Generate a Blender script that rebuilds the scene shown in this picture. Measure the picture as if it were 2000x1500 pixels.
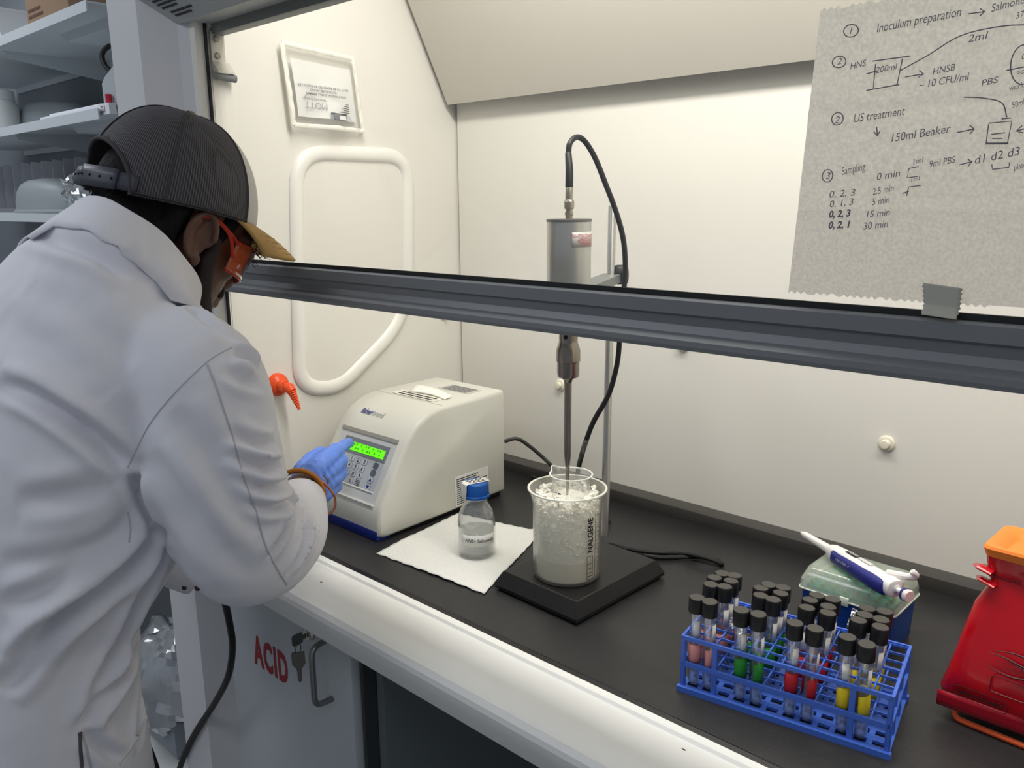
import bpy, bmesh, math, random
import numpy as np
from mathutils import Vector, Matrix, noise as mnoise
from mathutils.bvhtree import BVHTree

random.seed(7)
for o in list(bpy.data.objects):
    bpy.data.objects.remove(o)
SC = bpy.context.scene
COL = SC.collection
PI = math.pi

# ------------------------------------------------------------------ camera
FPX = 1600.0
CAMPOS = Vector((0.0, 0.0, 1.50))
def cam_basis(vp=(-790, 410), roll=0.5):
    d = Vector(((vp[0]-1000)/FPX, -(vp[1]-750)/FPX, -1.0)).normalized()
    X = -d
    r = math.radians(roll)
    a = (-math.sin(r), math.cos(r))
    k = -(a[0]*X[0] + a[1]*X[1])/X[2]
    Z = Vector((a[0], a[1], k)).normalized()
    Y = Z.cross(X)
    return Matrix((X, Y, Z))            # rows: world axes in camera space -> world = R @ cam
RC = cam_basis()
cd = bpy.data.cameras.new('camera'); cam = bpy.data.objects.new('camera', cd); COL.objects.link(cam)
cd.sensor_fit = 'HORIZONTAL'; cd.sensor_width = 36.0; cd.lens = FPX/2000*36.0; cd.clip_start = 0.02
cam.matrix_world = Matrix.Translation(CAMPOS) @ RC.to_4x4()
SC.camera = cam

# measuring helpers: a sight line through the photograph met with a known plane / distance
def ray(px, py):
    return RC @ Vector(((px-1000)/FPX, -(py-750)/FPX, -1.0))
def on(px, py, axis, val):
    r = ray(px, py); t = (val-CAMPOS[axis])/r[axis]
    return CAMPOS + r*t
def at(px, py, d):
    return CAMPOS + ray(px, py)*d

# ------------------------------------------------------------------ light
SC.view_settings.view_transform = 'Standard'
SC.view_settings.look = 'None'
SC.view_settings.gamma = 1.0
SC.view_settings.use_curve_mapping = False
SC.view_settings.exposure = 0.0
w = bpy.data.worlds.new('room_air'); SC.world = w; w.use_nodes = True
w.node_tree.nodes['Background'].inputs[0].default_value = (0.53, 0.57, 0.64, 1)
w.node_tree.nodes['Background'].inputs[1].default_value = 0.38
def area(name, loc, rot, sx, sy, power, color):
    l = bpy.data.lights.new(name, 'AREA'); l.shape = 'RECTANGLE'; l.size = sx; l.size_y = sy
    l.energy = power; l.color = color
    o = bpy.data.objects.new(name, l); COL.objects.link(o); o.location = loc; o.rotation_euler = rot
    return o
area('hood_lamp', (-0.40, 0.83, 2.12), (math.radians(14), 0, 0), 1.45, 0.12, 13.5, (1.0, 0.965, 0.905))
area('ceiling_lamp', (-1.7, -0.9, 2.75), (0, 0, 0), 1.2, 0.6, 13, (0.90, 0.94, 1.0))
area('ceiling_lamp', (-2.9, 0.1, 2.75), (0, 0, 0), 1.2, 0.6, 15, (0.90, 0.94, 1.0))  # extra lamp, added to brighten the shelves on the left
area('ceiling_lamp', (0.6, -0.6, 2.75), (0, 0, 0), 1.2, 0.6, 6, (0.90, 0.94, 1.0))

# ------------------------------------------------------------------ materials
def lin(h):
    if isinstance(h, str):
        h = h.lstrip('#'); c = [int(h[i:i+2], 16)/255 for i in (0, 2, 4)]
    else:
        c = [v/255 for v in h]
    return tuple((v/12.92 if v <= 0.04045 else ((v+0.055)/1.055)**2.4) for v in c) + (1.0,)
MATS = {}
def mat(name, col, rough=0.5, metal=0.0, bump=0.0, scale=200.0, vary=0.0, vscale=8.0, trans=0.0, ior=1.45,
        alpha=1.0, emit=0.0, spec=0.5, coat=0.0, sss=0.0, stretch=None):
    if name in MATS: return MATS[name]
    m = bpy.data.materials.new(name); m.use_nodes = True; nt = m.node_tree
    b = nt.nodes['Principled BSDF']; c = lin(col)
    b.inputs['Base Color'].default_value = c
    b.inputs['Roughness'].default_value = rough
    b.inputs['Metallic'].default_value = metal
    b.inputs['IOR'].default_value = ior
    b.inputs['Transmission Weight'].default_value = trans
    b.inputs['Alpha'].default_value = alpha
    b.inputs['Specular IOR Level'].default_value = spec
    b.inputs['Coat Weight'].default_value = coat
    if sss:
        b.inputs['Subsurface Weight'].default_value = sss
        b.inputs['Subsurface Radius'].default_value = (0.02, 0.012, 0.008)
        b.inputs['Subsurface Scale'].default_value = 1.0
    if emit:
        b.inputs['Emission Color'].default_value = c; b.inputs['Emission Strength'].default_value = emit
    tc = nt.nodes.new('ShaderNodeTexCoord'); vec = tc.outputs['Object']
    if stretch:
        mp = nt.nodes.new('ShaderNodeMapping'); mp.inputs['Scale'].default_value = stretch
        nt.links.new(vec, mp.inputs[0]); vec = mp.outputs[0]
    if vary or not bump:
        n = nt.nodes.new('ShaderNodeTexNoise'); n.inputs['Scale'].default_value = vscale; n.inputs['Detail'].default_value = 4
        nt.links.new(vec, n.inputs['Vector'])
        mx = nt.nodes.new('ShaderNodeMix'); mx.data_type = 'RGBA'
        v = vary or 0.03
        mx.inputs[6].default_value = tuple(x*(1-v) for x in c[:3]) + (1,)
        mx.inputs[7].default_value = tuple(min(1, x*(1+v)) for x in c[:3]) + (1,)
        nt.links.new(n.outputs['Fac'], mx.inputs[0]); nt.links.new(mx.outputs[2], b.inputs['Base Color'])
    if bump:
        n = nt.nodes.new('ShaderNodeTexNoise'); n.inputs['Scale'].default_value = scale; n.inputs['Detail'].default_value = 3
        nt.links.new(vec, n.inputs['Vector'])
        bp = nt.nodes.new('ShaderNodeBump'); bp.inputs['Strength'].default_value = bump; bp.inputs['Distance'].default_value = 0.002
        nt.links.new(n.outputs['Fac'], bp.inputs['Height']); nt.links.new(bp.outputs[0], b.inputs['Normal'])
    MATS[name] = m
    return m
def sheer(name, col, opacity, rough=0.15, gloss=0.12, fres=1.45, translucent=0.0):
    """clear or hazy thin plastic / pane: straight-through light, a haze of its own colour, a Fresnel gloss"""
    if name in MATS: return MATS[name]
    m = bpy.data.materials.new(name); m.use_nodes = True; nt = m.node_tree; nt.nodes.clear()
    out = nt.nodes.new('ShaderNodeOutputMaterial')
    tr = nt.nodes.new('ShaderNodeBsdfTransparent')
    c = lin(col)
    df = nt.nodes.new('ShaderNodeBsdfDiffuse'); df.inputs[0].default_value = c
    tl = nt.nodes.new('ShaderNodeBsdfTranslucent'); tl.inputs[0].default_value = c
    a = nt.nodes.new('ShaderNodeMixShader'); a.inputs[0].default_value = translucent
    nt.links.new(df.outputs[0], a.inputs[1]); nt.links.new(tl.outputs[0], a.inputs[2])
    h = nt.nodes.new('ShaderNodeMixShader')
    tc = nt.nodes.new('ShaderNodeTexCoord'); n = nt.nodes.new('ShaderNodeTexNoise'); n.inputs['Scale'].default_value = 25
    nt.links.new(tc.outputs['Object'], n.inputs['Vector'])
    ma = nt.nodes.new('ShaderNodeMath'); ma.operation = 'MULTIPLY_ADD'
    ma.inputs[1].default_value = opacity*0.3; ma.inputs[2].default_value = opacity*0.85
    nt.links.new(n.outputs['Fac'], ma.inputs[0]); nt.links.new(ma.outputs[0], h.inputs[0])
    nt.links.new(tr.outputs[0], h.inputs[1]); nt.links.new(a.outputs[0], h.inputs[2])
    g = nt.nodes.new('ShaderNodeBsdfGlossy'); g.inputs['Roughness'].default_value = rough
    f = nt.nodes.new('ShaderNodeLayerWeight'); f.inputs[0].default_value = 0.5
    pw = nt.nodes.new('ShaderNodeMath'); pw.operation = 'POWER'; pw.inputs[1].default_value = 5.0
    nt.links.new(f.outputs['Facing'], pw.inputs[0])
    f0 = ((fres-1)/(fres+1))**2
    mr = nt.nodes.new('ShaderNodeMath'); mr.operation = 'MULTIPLY_ADD'; mr.inputs[1].default_value = 1-f0; mr.inputs[2].default_value = f0
    nt.links.new(pw.outputs[0], mr.inputs[0])
    mu = nt.nodes.new('ShaderNodeMath'); mu.operation = 'MULTIPLY'; mu.inputs[1].default_value = gloss/0.12
    mu.use_clamp = True
    nt.links.new(mr.outputs[0], mu.inputs[0])
    s = nt.nodes.new('ShaderNodeMixShader'); nt.links.new(mu.outputs[0], s.inputs[0])
    nt.links.new(h.outputs[0], s.inputs[1]); nt.links.new(g.outputs[0], s.inputs[2])
    nt.links.new(s.outputs[0], out.inputs[0])
    MATS[name] = m
    return m

# ------------------------------------------------------------------ mesh helpers
class MB:
    def __init__(s): s.v = []; s.f = []
    def add(s, vs, fs):
        k = len(s.v); s.v += [Vector(p) for p in vs]; s.f += [tuple(i+k for i in f) for f in fs]; return s
    def box(s, a, b, bev=0.0, seg=2, M=None):
        x0, y0, z0 = [min(p, q) for p, q in zip(a, b)]; x1, y1, z1 = [max(p, q) for p, q in zip(a, b)]
        vs = [(x0,y0,z0),(x1,y0,z0),(x1,y1,z0),(x0,y1,z0),(x0,y0,z1),(x1,y0,z1),(x1,y1,z1),(x0,y1,z1)]
        fs = [(0,3,2,1),(4,5,6,7),(0,1,5,4),(1,2,6,5),(2,3,7,6),(3,0,4,7)]
        if bev > 0:
            bm = bmesh.new(); vv = [bm.verts.new(p) for p in vs]
            for f in fs: bm.faces.new([vv[i] for i in f])
            bmesh.ops.bevel(bm, geom=list(bm.edges), offset=bev, segments=seg, profile=0.5, affect='EDGES')
            bm.verts.index_update()
            vs = [v.co.copy() for v in bm.verts]; fs = [tuple(v.index for v in f.verts) for f in bm.faces]; bm.free()
        if M is not None: vs = [M @ Vector(p) for p in vs]
        return s.add(vs, fs)
    def rings(s, rs, close=True, cap=True):
        n = len(rs[0]); vs = [p for r in rs for p in r]; fs = []
        for i in range(len(rs)-1):
            for j in range(n if close else n-1):
                k = (j+1) % n
                fs.append((i*n+j, i*n+k, (i+1)*n+k, (i+1)*n+j))
        if cap:
            fs.append(tuple(range(n-1, -1, -1))); fs.append(tuple(range((len(rs)-1)*n, len(rs)*n)))
        return s.add(vs, fs)
    def lathe(s, prof, c=(0,0,0), n=32, M=None, cap=True):
        rs = []
        for r, z in prof:
            rs.append([Vector((c[0]+max(r,1e-5)*math.cos(2*PI*j/n), c[1]+max(r,1e-5)*math.sin(2*PI*j/n), c[2]+z)) for j in range(n)])
        if M is not None: rs = [[M @ p for p in r] for r in rs]
        return s.rings(rs, cap=cap)
    def tube(s, path, rad, n=10, cap=True, closed=False, flat=1.0, flatdir=None):
        P = [Vector(p) for p in path]; m = len(P)
        R = rad if isinstance(rad, (list, tuple)) else [rad]*m
        T = []
        for i in range(m):
            a = P[(i-1) % m] if (closed or i > 0) else P[0]
            b = P[(i+1) % m] if (closed or i < m-1) else P[-1]
            T.append((b-a).normalized())
        up = Vector(flatdir) if flatdir is not None else (Vector((0,0,1)) if abs(T[0].z) < 0.9 else Vector((1,0,0)))
        rs = []; nrm = (up - T[0]*up.dot(T[0])).normalized()
        for i in range(m):
            if flatdir is not None:
                nrm = (up - T[i]*up.dot(T[i])).normalized()
            else:
                nrm = (nrm - T[i]*nrm.dot(T[i]))
                nrm = nrm.normalized() if nrm.length > 1e-6 else T[i].orthogonal().normalized()
            bi = T[i].cross(nrm)
            rs.append([P[i] + nrm*(R[i]*flat*math.cos(2*PI*j/n)) + bi*(R[i]*math.sin(2*PI*j/n)) for j in range(n)])
        if closed: rs.append(rs[0])
        return s.rings(rs, cap=cap and not closed)
    def prism(s, poly, h, M=None):
        """poly: list of 3d points (planar), h: offset vector"""
        n = len(poly); h = Vector(h); a = [Vector(p) for p in poly]; b = [p+h for p in a]
        fs = [tuple(range(n-1, -1, -1)), tuple(range(n, 2*n))] + [(i, (i+1) % n, n+(i+1) % n, n+i) for i in range(n)]
        vs = a+b
        if M is not None: vs = [M @ p for p in vs]
        return s.add(vs, fs)
    def ball(s, c, r, n=16, m=10, M=None):
        r = (r, r, r) if not isinstance(r, (tuple, list)) else r
        rs = []
        for i in range(m+1):
            t = -PI/2 + PI*i/m; ct = max(math.cos(t), 1e-4)
            ring = [Vector((r[0]*ct*math.cos(2*PI*j/n), r[1]*ct*math.sin(2*PI*j/n), r[2]*math.sin(t))) for j in range(n)]
            if M is not None: ring = [M @ p for p in ring]
            rs.append([Vector(c)+p for p in ring])
        return s.rings(rs)
    def grid(s, fn, nu, nv):
        vs = [fn(i/nu, j/nv) for j in range(nv+1) for i in range(nu+1)]
        fs = [(j*(nu+1)+i, j*(nu+1)+i+1, (j+1)*(nu+1)+i+1, (j+1)*(nu+1)+i) for j in range(nv) for i in range(nu)]
        return s.add(vs, fs)
    def build(s, name, m, parent=None, world=False, smooth=True, angle=35, solid=0.0, recalc=True, label=None):
        vs = s.v
        if world and parent is not None:
            inv = parent.matrix_basis.inverted() if parent.parent is None else (parent.parent.matrix_basis @ parent.matrix_basis).inverted()
            vs = [inv @ p for p in vs]
        me = bpy.data.meshes.new(name); me.from_pydata([tuple(p) for p in vs], [], s.f)
        bm = bmesh.new(); bm.from_mesh(me)
        bmesh.ops.remove_doubles(bm, verts=bm.verts, dist=1e-6)
        if recalc: bmesh.ops.recalc_face_normals(bm, faces=bm.faces)
        bm.to_mesh(me); bm.free()
        return link(name, me, m, parent, smooth, angle, solid, label)
def link(name, me, m, parent=None, smooth=True, angle=35, solid=0.0, label=None):
    if m is not None: me.materials.clear(); me.materials.append(m)
    o = bpy.data.objects.new(name, me); COL.objects.link(o)
    if parent is not None: o.parent = parent
    if smooth:
        me.shade_smooth() if hasattr(me, 'shade_smooth') else None
        bm = bmesh.new(); bm.from_mesh(me); lim = math.radians(angle)
        for e in bm.edges:
            if len(e.link_faces) == 2: e.smooth = e.calc_face_angle(0) < lim
        bm.to_mesh(me); bm.free()
    if solid:
        md = o.modifiers.new('thickness', 'SOLIDIFY'); md.thickness = solid; md.offset = 0
    if label: o['label'] = label
    return o
def thing(name, label, cat, loc=(0,0,0), rz=0.0, group=None, kind=None, tilt=None):
    o = bpy.data.objects.new(name, None); COL.objects.link(o); o.empty_display_size = 0.02
    o.rotation_euler = (0, 0, rz) if tilt is None else tilt
    o.location = loc
    o.matrix_basis = Matrix.LocRotScale(Vector(loc), o.rotation_euler, None)
    o['label'] = label; o['category'] = cat
    if group: o['group'] = group
    if kind: o['kind'] = kind
    return o
def tag(o, label, cat, group=None, kind=None):
    o['label'] = label; o['category'] = cat
    if group: o['group'] = group
    if kind: o['kind'] = kind
    return o
def structure(o): o['kind'] = 'structure'; return o
def copy_tree(o, parent=None):
    c = o.copy(); COL.objects.link(c); c.parent = parent
    for ch in list(o.children): copy_tree(ch, c)
    return c
def spline(pts, n=8, closed=False):
    P = [Vector(p) for p in pts]; m = len(P); out = []
    rng = m if closed else m-1
    for i in range(rng):
        p0 = P[(i-1) % m] if (closed or i > 0) else P[0]*2-P[1]
        p1 = P[i]; p2 = P[(i+1) % m]
        p3 = P[(i+2) % m] if (closed or i+2 < m) else P[-1]*2-P[-2]
        for k in range(n):
            t = k/n
            out.append(0.5*((2*p1) + (p2-p0)*t + (2*p0-5*p1+4*p2-p3)*t*t + (3*p1-p0-3*p2+p3)*t**3))
    if not closed: out.append(P[-1])
    return out
def fillet(pts, r, n=6, closed=False):
    P = [Vector(p) for p in pts]; m = len(P); out = []
    rr = r if isinstance(r, (list, tuple)) else [r]*m
    for i in range(m):
        if not closed and i in (0, m-1): out.append(P[i]); continue
        a = P[(i-1) % m]-P[i]; b = P[(i+1) % m]-P[i]
        d = min(rr[i], a.length*0.49, b.length*0.49)
        p, q = P[i]+a.normalized()*d, P[i]+b.normalized()*d
        for k in range(n+1):
            t = k/n; out.append(p*(1-t)**2 + P[i]*(2*t*(1-t)) + q*t*t)
    return out
def frame(origin, xdir, ydir):
    """matrix whose local x,y,z become xdir, ydir, xdir x ydir"""
    x = Vector(xdir).normalized(); y = Vector(ydir); y = (y - x*y.dot(x)).normalized(); z = x.cross(y)
    M = Matrix((x, y, z)).transposed().to_4x4(); M.translation = Vector(origin)
    return M
def text(name, body, size, m, parent, M, align='LEFT', shear=0.0, width=None, extrude=0.0002, bold=0.0, ymax=None, fn=None, space=1.0):
    cu = bpy.data.curves.new('txt', 'FONT'); cu.body = body; cu.size = size; cu.shear = shear
    cu.align_x = align; cu.resolution_u = 3; cu.offset = bold; cu.space_character = space
    o = bpy.data.objects.new('txt', cu); COL.objects.link(o)
    dg = bpy.context.evaluated_depsgraph_get(); dg.update()
    me = bpy.data.meshes.new_from_object(o.evaluated_get(dg))
    bpy.data.objects.remove(o); bpy.data.curves.remove(cu)
    co = np.array([v.co[:] for v in me.vertices]) if len(me.vertices) else np.zeros((0,3))
    if width and len(co):
        w0 = co[:,0].max()-co[:,0].min(); k = width/w0
        for v in me.vertices: v.co.x *= k
    for v in me.vertices:
        p = Vector((v.co.x, v.co.y, extrude))
        if fn: p = fn(p)
        v.co = M @ p
    me.name = name
    if parent is not None:
        pm = parent.matrix_basis if parent.parent is None else parent.parent.matrix_basis @ parent.matrix_basis
        inv = pm.inverted()
        for v in me.vertices: v.co = inv @ v.co
    return link(name, me, m, parent, smooth=False)
def scribble(mb, M, w, h, lines, rnd, fill=0.75, t=0.0003, words=(3, 7)):
    """lines of print too small to read: rows of short dashes"""
    lh = h/lines
    for i in range(lines):
        x = 0; ww = w*(1 if rnd.random() < 0.8 else rnd.uniform(0.5, 0.9))
        while x < ww*0.97:
            L = rnd.uniform(0.04, 0.14)*w; L = min(L, ww-x)
            y = h-(i+0.75)*lh
            mb.box((x, y, 0), (x+L*0.85, y+lh*0.42, t), M=M); x += L
    return mb
# ================================================================== materials in use
white_pnl = mat('hood_liner_white', (230, 227, 218), 0.38, bump=0.05, scale=500, vary=0.015, vscale=3)
baffle_m = mat('baffle_grey_white', (204, 199, 188), 0.34, vary=0.015, vscale=3)
paint_w = mat('powder_coat_white', (228, 228, 226), 0.42, bump=0.04, scale=600)
paint_g = mat('cabinet_grey_paint', (196, 202, 206), 0.45, bump=0.05, scale=500)
jamb_m = mat('jamb_paint', (212, 212, 214), 0.45)
frame_m = mat('sash_frame_grey', (122, 125, 128), 0.45, metal=0.15)
track_m = mat('sash_track_grey', (140, 150, 154), 0.4, metal=0.3)
gasket_m = mat('black_rubber', (26, 27, 29), 0.6)
epoxy_m = mat('black_epoxy_top', (40, 40, 41), 0.36, bump=0.10, scale=350, vary=0.25, vscale=14)
sill_m = mat('sill_white_enamel', (238, 238, 234), 0.35)
steel_m = mat('brushed_steel', (188, 186, 180), 0.28, metal=1.0, vary=0.06, vscale=30)
dark_m = mat('black_plastic', (22, 22, 23), 0.45)
floor_m = mat('floor_vinyl', (150, 152, 152), 0.5, vary=0.08, vscale=20)
wall_m = mat('room_wall_paint', (168, 172, 176), 0.8, bump=0.1, scale=80)
glass_m = sheer('sash_glass', (235, 240, 235), 0.012, rough=0.02, gloss=0.12, fres=1.45)
ink_m = mat('dark_ink', (30, 30, 34), 0.7)
grey_ink = mat('grey_print', (96, 96, 100), 0.7)

BZ = 0.92                     # bench height
XL, YB, YS = -1.359, 1.305, 0.733   # hood side wall, back wall, sash plane
XR = 0.62; ZT = 2.22

# ================================================================== room
structure(MB().box((-4.6, -2.2, -0.05), (1.8, 1.60, 0.0)).build('floor', floor_m))
structure(MB().box((-4.6, 1.50, 0.0), (1.8, 1.60, 2.9)).build('wall_back', wall_m))
structure(MB().box((-4.7, -2.2, 0.0), (-4.6, 1.60, 2.9)).build('wall_left', wall_m))

# ================================================================== fume hood
hood = thing('fume_hood', 'large white fume hood with raised glass sash and black bench top', 'fume hood', (XL, YS, 0))
def hp(name, mb, m, parent=hood, **k): return mb.build(name, m, parent, world=True, **k)

# interior
hp('side_liner', MB().box((XL-0.02, 0.715, 0.88), (XL, YB+0.03, ZT)), white_pnl)
hp('side_liner', MB().box((XR, 0.715, 0.88), (XR+0.02, YB+0.03, ZT)), white_pnl)
hp('back_panel', MB().box((XL+0.006, YB, 0.938), (XR, YB+0.012, 1.76)), white_pnl)
hp('rear_cover', MB().box((XL, YB+0.03, 0.88), (XR, YB+0.05, ZT)), white_pnl)
hp('hood_roof', MB().box((XL-0.02, 0.70, ZT), (XR+0.02, YB+0.05, ZT+0.02)), white_pnl)
# upper baffle, leaning forward
xb0 = XL+0.013
pb, pt = on(874, 205, 0, xb0), on(796, 0, 0, xb0)
k_ = (pt-pb)/(pt.z-pb.z); ptop = pb+k_*(ZT-pb.z)
bn_ = Vector((0, -(pt-pb).z, (pt-pb).y)).normalized()*0.008      # thickness towards the room
hp('upper_baffle', MB().prism([pb, ptop, ptop-bn_, pb-bn_], (XR-xb0, 0, 0)), baffle_m, smooth=False)
hp('baffle_gap_shade', MB().prism([(XL+0.001, pb.y, pb.z+0.02), (XL+0.001, ptop.y, ptop.z), (XL+0.001, ptop.y+0.008, ptop.z), (XL+0.001, pb.y+0.008, pb.z+0.02)], (xb0-XL-0.002, 0, 0)), mat('gap_shade_grey', (150,146,136), 0.6), smooth=False)  # grey strip filling the side gap, the gap's shade put into its colour
for px, py in ((1732, 866), (1095, 752), (1335, 674), (866, 614)):
    c = on(px, py, 1, YB) if px > 900 else on(px, py, 0, XL)
    ax = Vector((0, -1, 0)) if px > 900 else Vector((1, 0, 0))
    M = Matrix.Translation(c) @ ax.to_track_quat('Z', 'Y').to_matrix().to_4x4()
    plug = hp('screw_plug', MB().lathe([(0.0128, 0), (0.0128, 0.002), (0.011, 0.004), (0.0072, 0.0045), (0.0072, 0.009), (0.006, 0.0115), (0.0, 0.012)], M=M, n=24), mat('cream_plastic', (232, 226, 206), 0.35))
# bench top with raised back ledge
bt = MB().box((XL-0.02, 0.705, 0.885), (XR, YB+0.03, BZ), 0.004)
hp('work_surface', bt, epoxy_m)
hp('back_ledge', MB().box((XL, 1.268, BZ-0.01), (XR, YB+0.002, BZ+0.022), 0.003), mat('ledge_grey', (62, 60, 58), 0.4))
hp('bench_lip', MB().prism([(XL, 0.722, BZ+0.0005), (XL, 0.734, BZ+0.004), (XL, 0.740, BZ+0.0005)], (XR-XL, 0, 0)), mat('lip_black', (20, 20, 22), 0.3))
# airfoil sill
sp = [(0.7225, 0.86), (0.7225, 0.925), (0.719, 0.929), (0.709, 0.928), (0.706, 0.9245), (0.645, 0.9235), (0.632, 0.9220), (0.622, 0.9175), (0.6165, 0.911), (0.615, 0.904), (0.617, 0.896), (0.623, 0.882), (0.638, 0.852), (0.645, 0.848), (0.66, 0.848)]
sp = [(y, z) for y, z in sp]
hp('airfoil_sill', MB().rings([[Vector((x, y, z)) for y, z in sp] for x in (-1.56, XR)]), sill_m, angle=25)
for px, py in ((627, 1137), (1335, 1464)):
    c = on(px, py, 2, 0.924)
    hp('chip_mark', MB().prism([c+Vector((-0.003,0,0.0002)), c+Vector((0.002,-0.0015,0.0002)), c+Vector((0.003,0.001,0.0002))], (0,0,0.0003)), ink_m)
# left jamb
zref = 120
ja, jb = on(220, zref, 1, 0.655), on(276, zref, 1, 0.655)
jc, jd, je = on(352, zref, 1, 0.703), on(377, zref, 1, 0.716), on(401, zref, 1, 0.728)
hp('jamb', MB().prism([(ja.x, 0.655, 0.0), (jb.x, 0.655, 0), (jc.x, 0.703, 0), (jd.x, 0.716, 0), (jd.x, YB+0.1, 0), (ja.x, YB+0.1, 0)], (0, 0, 2.4)), jamb_m, smooth=False)
hp('sash_track', MB().prism([(jd.x, 0.7165, 0.93), (je.x-0.004, 0.7275, 0.93), (je.x-0.004, 0.752, 0.93), (jd.x, 0.752, 0.93)], (0, 0, 1.4)), track_m, smooth=False)
hp('track_gasket', MB().box((je.x-0.004, 0.730, 0.93), (je.x+0.003, 0.7335, 2.25)), gasket_m)
hp('jamb_return', MB().box((je.x-0.01, 0.7395, 0.93), (XL+0.001, 0.775, 2.25)), white_pnl)
# header
z0 = on(348, 46, 1, 0.703).z; z1 = z0+(jc.x-jb.x)
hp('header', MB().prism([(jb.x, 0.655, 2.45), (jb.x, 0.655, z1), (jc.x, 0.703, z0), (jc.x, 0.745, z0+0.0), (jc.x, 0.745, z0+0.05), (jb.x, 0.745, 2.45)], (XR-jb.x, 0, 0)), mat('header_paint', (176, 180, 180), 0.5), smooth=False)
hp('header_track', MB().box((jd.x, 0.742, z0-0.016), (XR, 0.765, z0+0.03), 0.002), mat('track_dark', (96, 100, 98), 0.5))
# printed notice on the slanted header
hm = mat('notice_print', (52, 54, 58), 0.7)
nx = Vector((1, 0, 0)); ny = Vector((0, 0.655-0.703, z1-z0)).normalized()
def hdr(px, py):
    # point on slanted header plane
    n = nx.cross(ny); r = ray(px, py); o0 = Vector((0, 0.703, z0)); t = (o0-CAMPOS).dot(n)/r.dot(n); return CAMPOS+r*t
rnd = random.Random(3); mbn = MB()
A = hdr(345, 32); 
M = frame(A + ny.cross(nx)*0.0, nx, ny); nrm = nx.cross(ny)
if nrm.dot(CAMPOS-A) < 0: nrm = -nrm
for i, (x0, L) in enumerate(((0.0, 0.052), (-0.003, 0.066), (-0.016, 0.046), (-0.02, 0.058), (-0.024, 0.072), (-0.03, 0.075), (-0.034, 0.07), (-0.04, 0.08))):
    x = x0
    while x < x0+L:
        l = rnd.uniform(0.006, 0.014)
        p = A + nx*x + ny*(i*0.0072 + (0.003 if i > 1 else 0)) + nrm*0.0006
        mbn.prism([p, p+nx*(l*0.85), p+nx*(l*0.85)+ny*0.0038, p+ny*0.0038], nrm*0.0003); x += l
hp('notice_lettering', mbn, hm)

# sash: a part of the hood with its own pieces
sash = hp('sash', MB().box((je.x-0.002, YS, 1.378), (XR, YS+0.006, 2.22)), glass_m)
prof = [(0.7395, 1.408), (0.7325, 1.408), (0.7325, 1.404), (0.7245, 1.4035), (0.722, 1.4015), (0.722, 1.388), (0.7255, 1.3855), (0.7275, 1.376), (0.7235, 1.3685), (0.7125, 1.366), (0.709, 1.3635), (0.7085, 1.358), (0.711, 1.3535), (0.735, 1.3535), (0.7395, 1.358)]
hp('sash_handle_bar', MB().rings([[Vector((x, y, z)) for y, z in prof] for x in (je.x+0.004, XR)]), frame_m, sash, angle=30)
hp('glazing_strip', MB().box((je.x+0.004, 0.7295, 1.4035), (XR, 0.7335, 1.4095)), gasket_m, sash)

# moulded ring on the side wall
tp = [on(x, y, 0, XL+0.002) for x, y in ((577, 296), (796, 306), (797, 618), (661, 760), (585, 756))]
path = fillet(tp, [0.07, 0.06, 0.09, 0.05, 0.09], 10, True)
hp('access_panel_trim', MB().tube(path, 0.0150, 14, closed=True, flat=0.6, flatdir=(1, 0, 0)), mat('trim_white', (238, 236, 228), 0.3))
hp('access_panel', MB().prism([p+Vector((0.0005,0,0)) for p in path], (0.001, 0, 0)), white_pnl, smooth=False)

# stop bracket in the corner
b0 = on(407, 60, 0, XL+0.002)
br = hp('sash_stop_bracket', MB().box((XL, b0.y, b0.z-0.066), (XL+0.006, b0.y+0.026, b0.z), 0.002)
   .prism([(XL+0.006, b0.y+0.001, b0.z-0.048), (XL+0.022, b0.y+0.001, b0.z-0.064), (XL+0.022, b0.y+0.001, b0.z-0.068), (XL, b0.y+0.001, b0.z-0.068)], (0, 0.03, 0)), mat('bracket_zinc', (205, 202, 192), 0.4, metal=0.3))
hp('bumper', MB().tube([(XL+0.014, b0.y-0.002, b0.z-0.072), (XL+0.014, b0.y+0.036, b0.z-0.074)], 0.0065, 12), mat('bumper_grey', (110, 112, 114), 0.6), br)
for dz in (0.012, 0.039):
    M = Matrix.Translation((XL+0.006, b0.y+0.010, b0.z-dz)) @ Matrix.Rotation(PI/2, 4, 'Y')
    hp('screw', MB().lathe([(0.0055, 0), (0.0055, 0.0012), (0.004, 0.003), (0.0, 0.0032)], M=M, n=16).box((-0.0008,-0.0045,0.0031),(0.0008,0.0045,0.0036), M=M), mat('screw_steel', (140,136,128), 0.35, metal=0.9), br)
hp('corner_bracket', MB().box((XL-0.004, b0.y-0.004, b0.z+0.004), (XL+0.006, b0.y+0.024, b0.z+0.05), 0.003), mat('bracket_zinc', (205, 202, 192)))

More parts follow.
